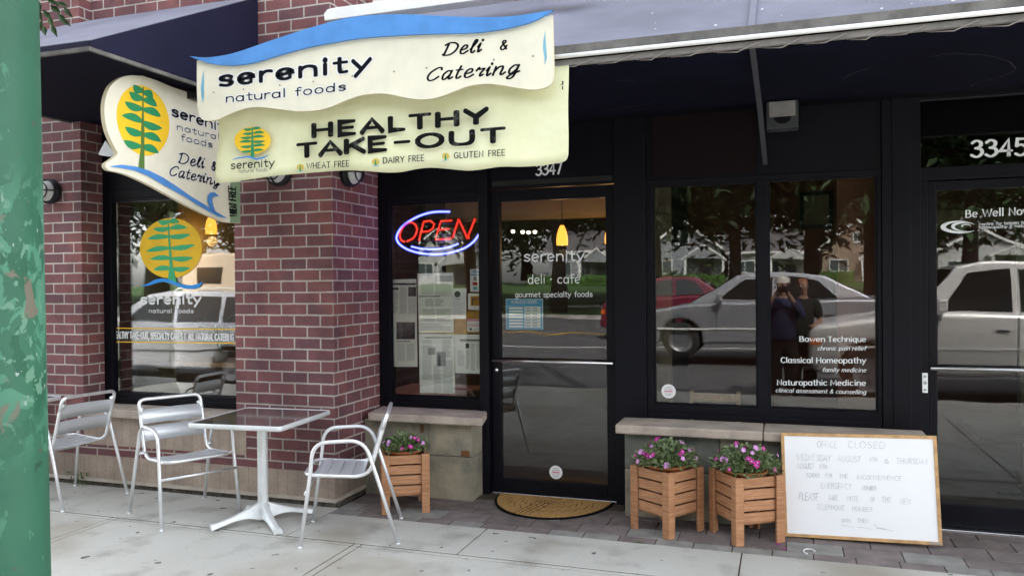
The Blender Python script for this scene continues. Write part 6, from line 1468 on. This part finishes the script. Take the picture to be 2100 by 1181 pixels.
# ------------------------------------------------------------------ the photographer and a companion at the kerb (mirrored in the glass)
def skinned(name, verts, edges, radii, m, parent, root=0, sub=2):
    me = bpy.data.meshes.new(name); me.from_pydata(verts, edges, []); me.materials.append(m); o = bpy.data.objects.new(name, me); COL.objects.link(o); o.parent = parent
    sk = o.modifiers.new('skin', 'SKIN'); sk.use_smooth_shade = True; sk.branch_smoothing = .3
    sv = me.skin_vertices[0].data
    for i, r_ in enumerate(radii): sv[i].radius = r_ if isinstance(r_, tuple) else (r_, r_); sv[i].use_root = (i == root)
    s = o.modifiers.new('sub', 'SUBSURF'); s.levels = sub; s.render_levels = sub; return o
def chain(*a):
    return list(a)
def person(label, loc, rz, arms, shirt, pants, hair, hat=None, held=False, scale=1.0, vest=None):
    t = thing('person', label, 'person', loc, rz); t.scale = (scale,)*3
    # local frame: faces +y, x to its right hand side
    V = [(0,0,.95), (0,.0,1.12), (0,.01,1.30), (0,0,1.44), (0,.0,1.52), (0,.015,1.60), (0,.03,1.68), (0,.02,1.76)]; E = [(i, i+1) for i in range(7)]
    Rd = [(.155,.12), (.145,.105), (.165,.115), (.13,.09), (.055,.058), (.062,.075), (.078,.098), (.07,.085)]
    for s in (-1, 1):
        k = len(V); V += [(s*.09,0,.88), (s*.105,.01,.50), (s*.11,-.015,.10), (s*.115,.06,.035), (s*.12,.17,.03)]; E += [(0,k),(k,k+1),(k+1,k+2),(k+2,k+3),(k+3,k+4)]; Rd += [(.10,.105), (.062,.068), (.042,.048), (.045,.04), (.038,.028)]
        sh, el_, wr = arms[0 if s < 0 else 1]; k = len(V); V += [(s*.185,0,1.41), el_, wr, tuple(Vector(wr)+(Vector(wr)-Vector(el_)).normalized()*.075)]; E += [(3,k),(k,k+1),(k+1,k+2),(k+2,k+3)]; Rd += [.062, .043, .029, (.040,.020)]
        hb = Vector(V[k+3]); fd = (Vector(wr)-Vector(el_)).normalized(); sd = fd.cross(Vector((0,0,1))); sd = sd.normalized() if sd.length > .1 else Vector((1,0,0)); pn = sd.cross(fd).normalized()
        for f_, ln in ((-1.5,.062),(-.5,.075),(.5,.070),(1.5,.055)):
            k2 = len(V); p1 = hb + sd*f_*.017 + fd*.01; p2 = p1 + fd*ln*.5 + pn*.012; p3 = p2 + fd*ln*.35 + pn*.03; V += [tuple(p1), tuple(p2), tuple(p3)]; E += [(k+3,k2),(k2,k2+1),(k2+1,k2+2)]; Rd += [.0095,.009,.0075]
        k2 = len(V); th = Vector(wr)+fd*.03+sd*(-s)*.03; V += [tuple(th), tuple(th+fd*.045+sd*(-s)*.02+pn*.015)]; E += [(k+2,k2),(k2,k2+1)]; Rd += [.012,.009]
    skinned('body', V, E, Rd, M['skin'], t)
    # clothes: shells a little larger than the body
    V2 = [(0,0,.84), (0,0,.96), (0,0,1.12), (0,.01,1.30), (0,0,1.42), (0,0,1.50)]; E2 = [(0,1),(1,2),(2,3),(3,4),(4,5)]; R2 = [(.20,.165), (.20,.165), (.185,.15), (.205,.155), (.19,.13), (.085,.085)]
    for i, s in enumerate((-1, 1)):
        sh, el_, wr = arms[i]; k = len(V2); mid = Vector(el_)*.85 + Vector((s*.19,0,1.41))*.15 if vest else Vector(el_)*.35+Vector(wr)*.65
        V2 += [(s*.185,0,1.41), el_ if not vest else tuple(mid)] + ([tuple(mid)] if not vest else []); E2 += [(4,k),(k,k+1)] + ([(k+1,k+2)] if not vest else []); R2 += [.098, .072] + ([.058] if not vest else [])
    skinned('shirt', V2, E2, R2, M[shirt], t)
    V3 = [(0,0,1.0)]; E3 = []; R3 = [(.19,.155)]
    for s in (-1, 1): k = len(V3); V3 += [(s*.092,0,.86), (s*.105,.01,.50), (s*.11,-.012,.09)]; E3 += [(0,k),(k,k+1),(k+1,k+2)]; R3 += [(.13,.135), (.10,.105), (.085,.095)]
    skinned('trousers', V3, E3, R3, M[pants], t)
    for s in (-1, 1): skinned('shoe', [(s*.11,-.05,.045), (s*.115,.06,.045), (s*.12,.19,.035)], [(0,1),(1,2)], [(.05,.05),(.052,.045),(.045,.032)], M['rubber'], t)
    skinned('hair', [(0,-.03,1.66), (0,-.025,1.74), (0,.0,1.795)], [(0,1),(1,2)], [(.082,.085), (.092,.10), (.075,.085)], M[hair], t)
    kw = dict(parent=t, world=False)
    b = MB()
    for s in (-1, 1):
        b.lathe([(0,-.006),(.011,0),(.009,.008),(0,.011)], (s*.032,.108,1.672), 10, axis=(0,1,0))
    new_obj('eye', b, M['white'], **kw)
    b = MB(); b.prism([(-.014,.118,1.632), (.014,.118,1.632), (0,.112,1.675)], (0,.018,-.004)); new_obj('nose', b, M['skin'], bevel=.004, **kw)
    b = MB(); b.box(-.024,.024,.100,.112,1.602,1.611); new_obj('mouth', b, mat('lips', (.35,.12,.10), .5), bevel=.003, **kw)
    b = MB()
    for s in (-1, 1): b.lathe([(0,-.01),(.022,-.006),(.026,.004),(0,.008)], (s*.086,.012,1.662), 10, axis=(s,-.3,0))
    new_obj('ear', b, M['skin'], **kw)
    if hat:
        b = MB(); b.lathe([(.108,1.715),(.108,1.76),(.095,1.80),(.06,1.825),(0,1.832)], (0,0,0), 20); b.prism([(.10*math.cos(a), .06+.15*math.sin(a), 1.718) for a in [math.pi*i/12 for i in range(13)]], (0,0,.008)); new_obj('cap', b, M[hat], **kw)
    return t
ph = person('person in dark blue shirt, black trousers and pale cap holding a camera to the face', (-.02, -.62, -.115), 0, [((0,0,0), (-.26,.16,1.24), (-.07,.27,1.58)), ((0,0,0), (.26,.16,1.24), (.07,.27,1.58))], 'shirt_blue', 'trousers', 'hair', 'cap_cloth', scale=1.0)
b = MB(); b.box(-.065, .065, -.34, -.275, 1.475, 1.55); b.lathe([(.026,0),(.026,.04),(.020,.045)], (0, -.275, 1.51), 16, axis=(0,1,0)); cam_b = solo('pocket_camera', b, M['black_metal'], 'small black camera held up by the person in the dark blue shirt', 'camera')
person('person with reddish hair in a dark green vest standing behind the photographer', (.27, -1.0, -.115), 0, [((0,0,0), (-.27,-.02,1.16), (-.20,.18,1.06)), ((0,0,0), (.27,-.02,1.16), (.16,.20,1.10))], 'vest', 'trousers', 'hair_red', None, scale=1.0, vest=True)
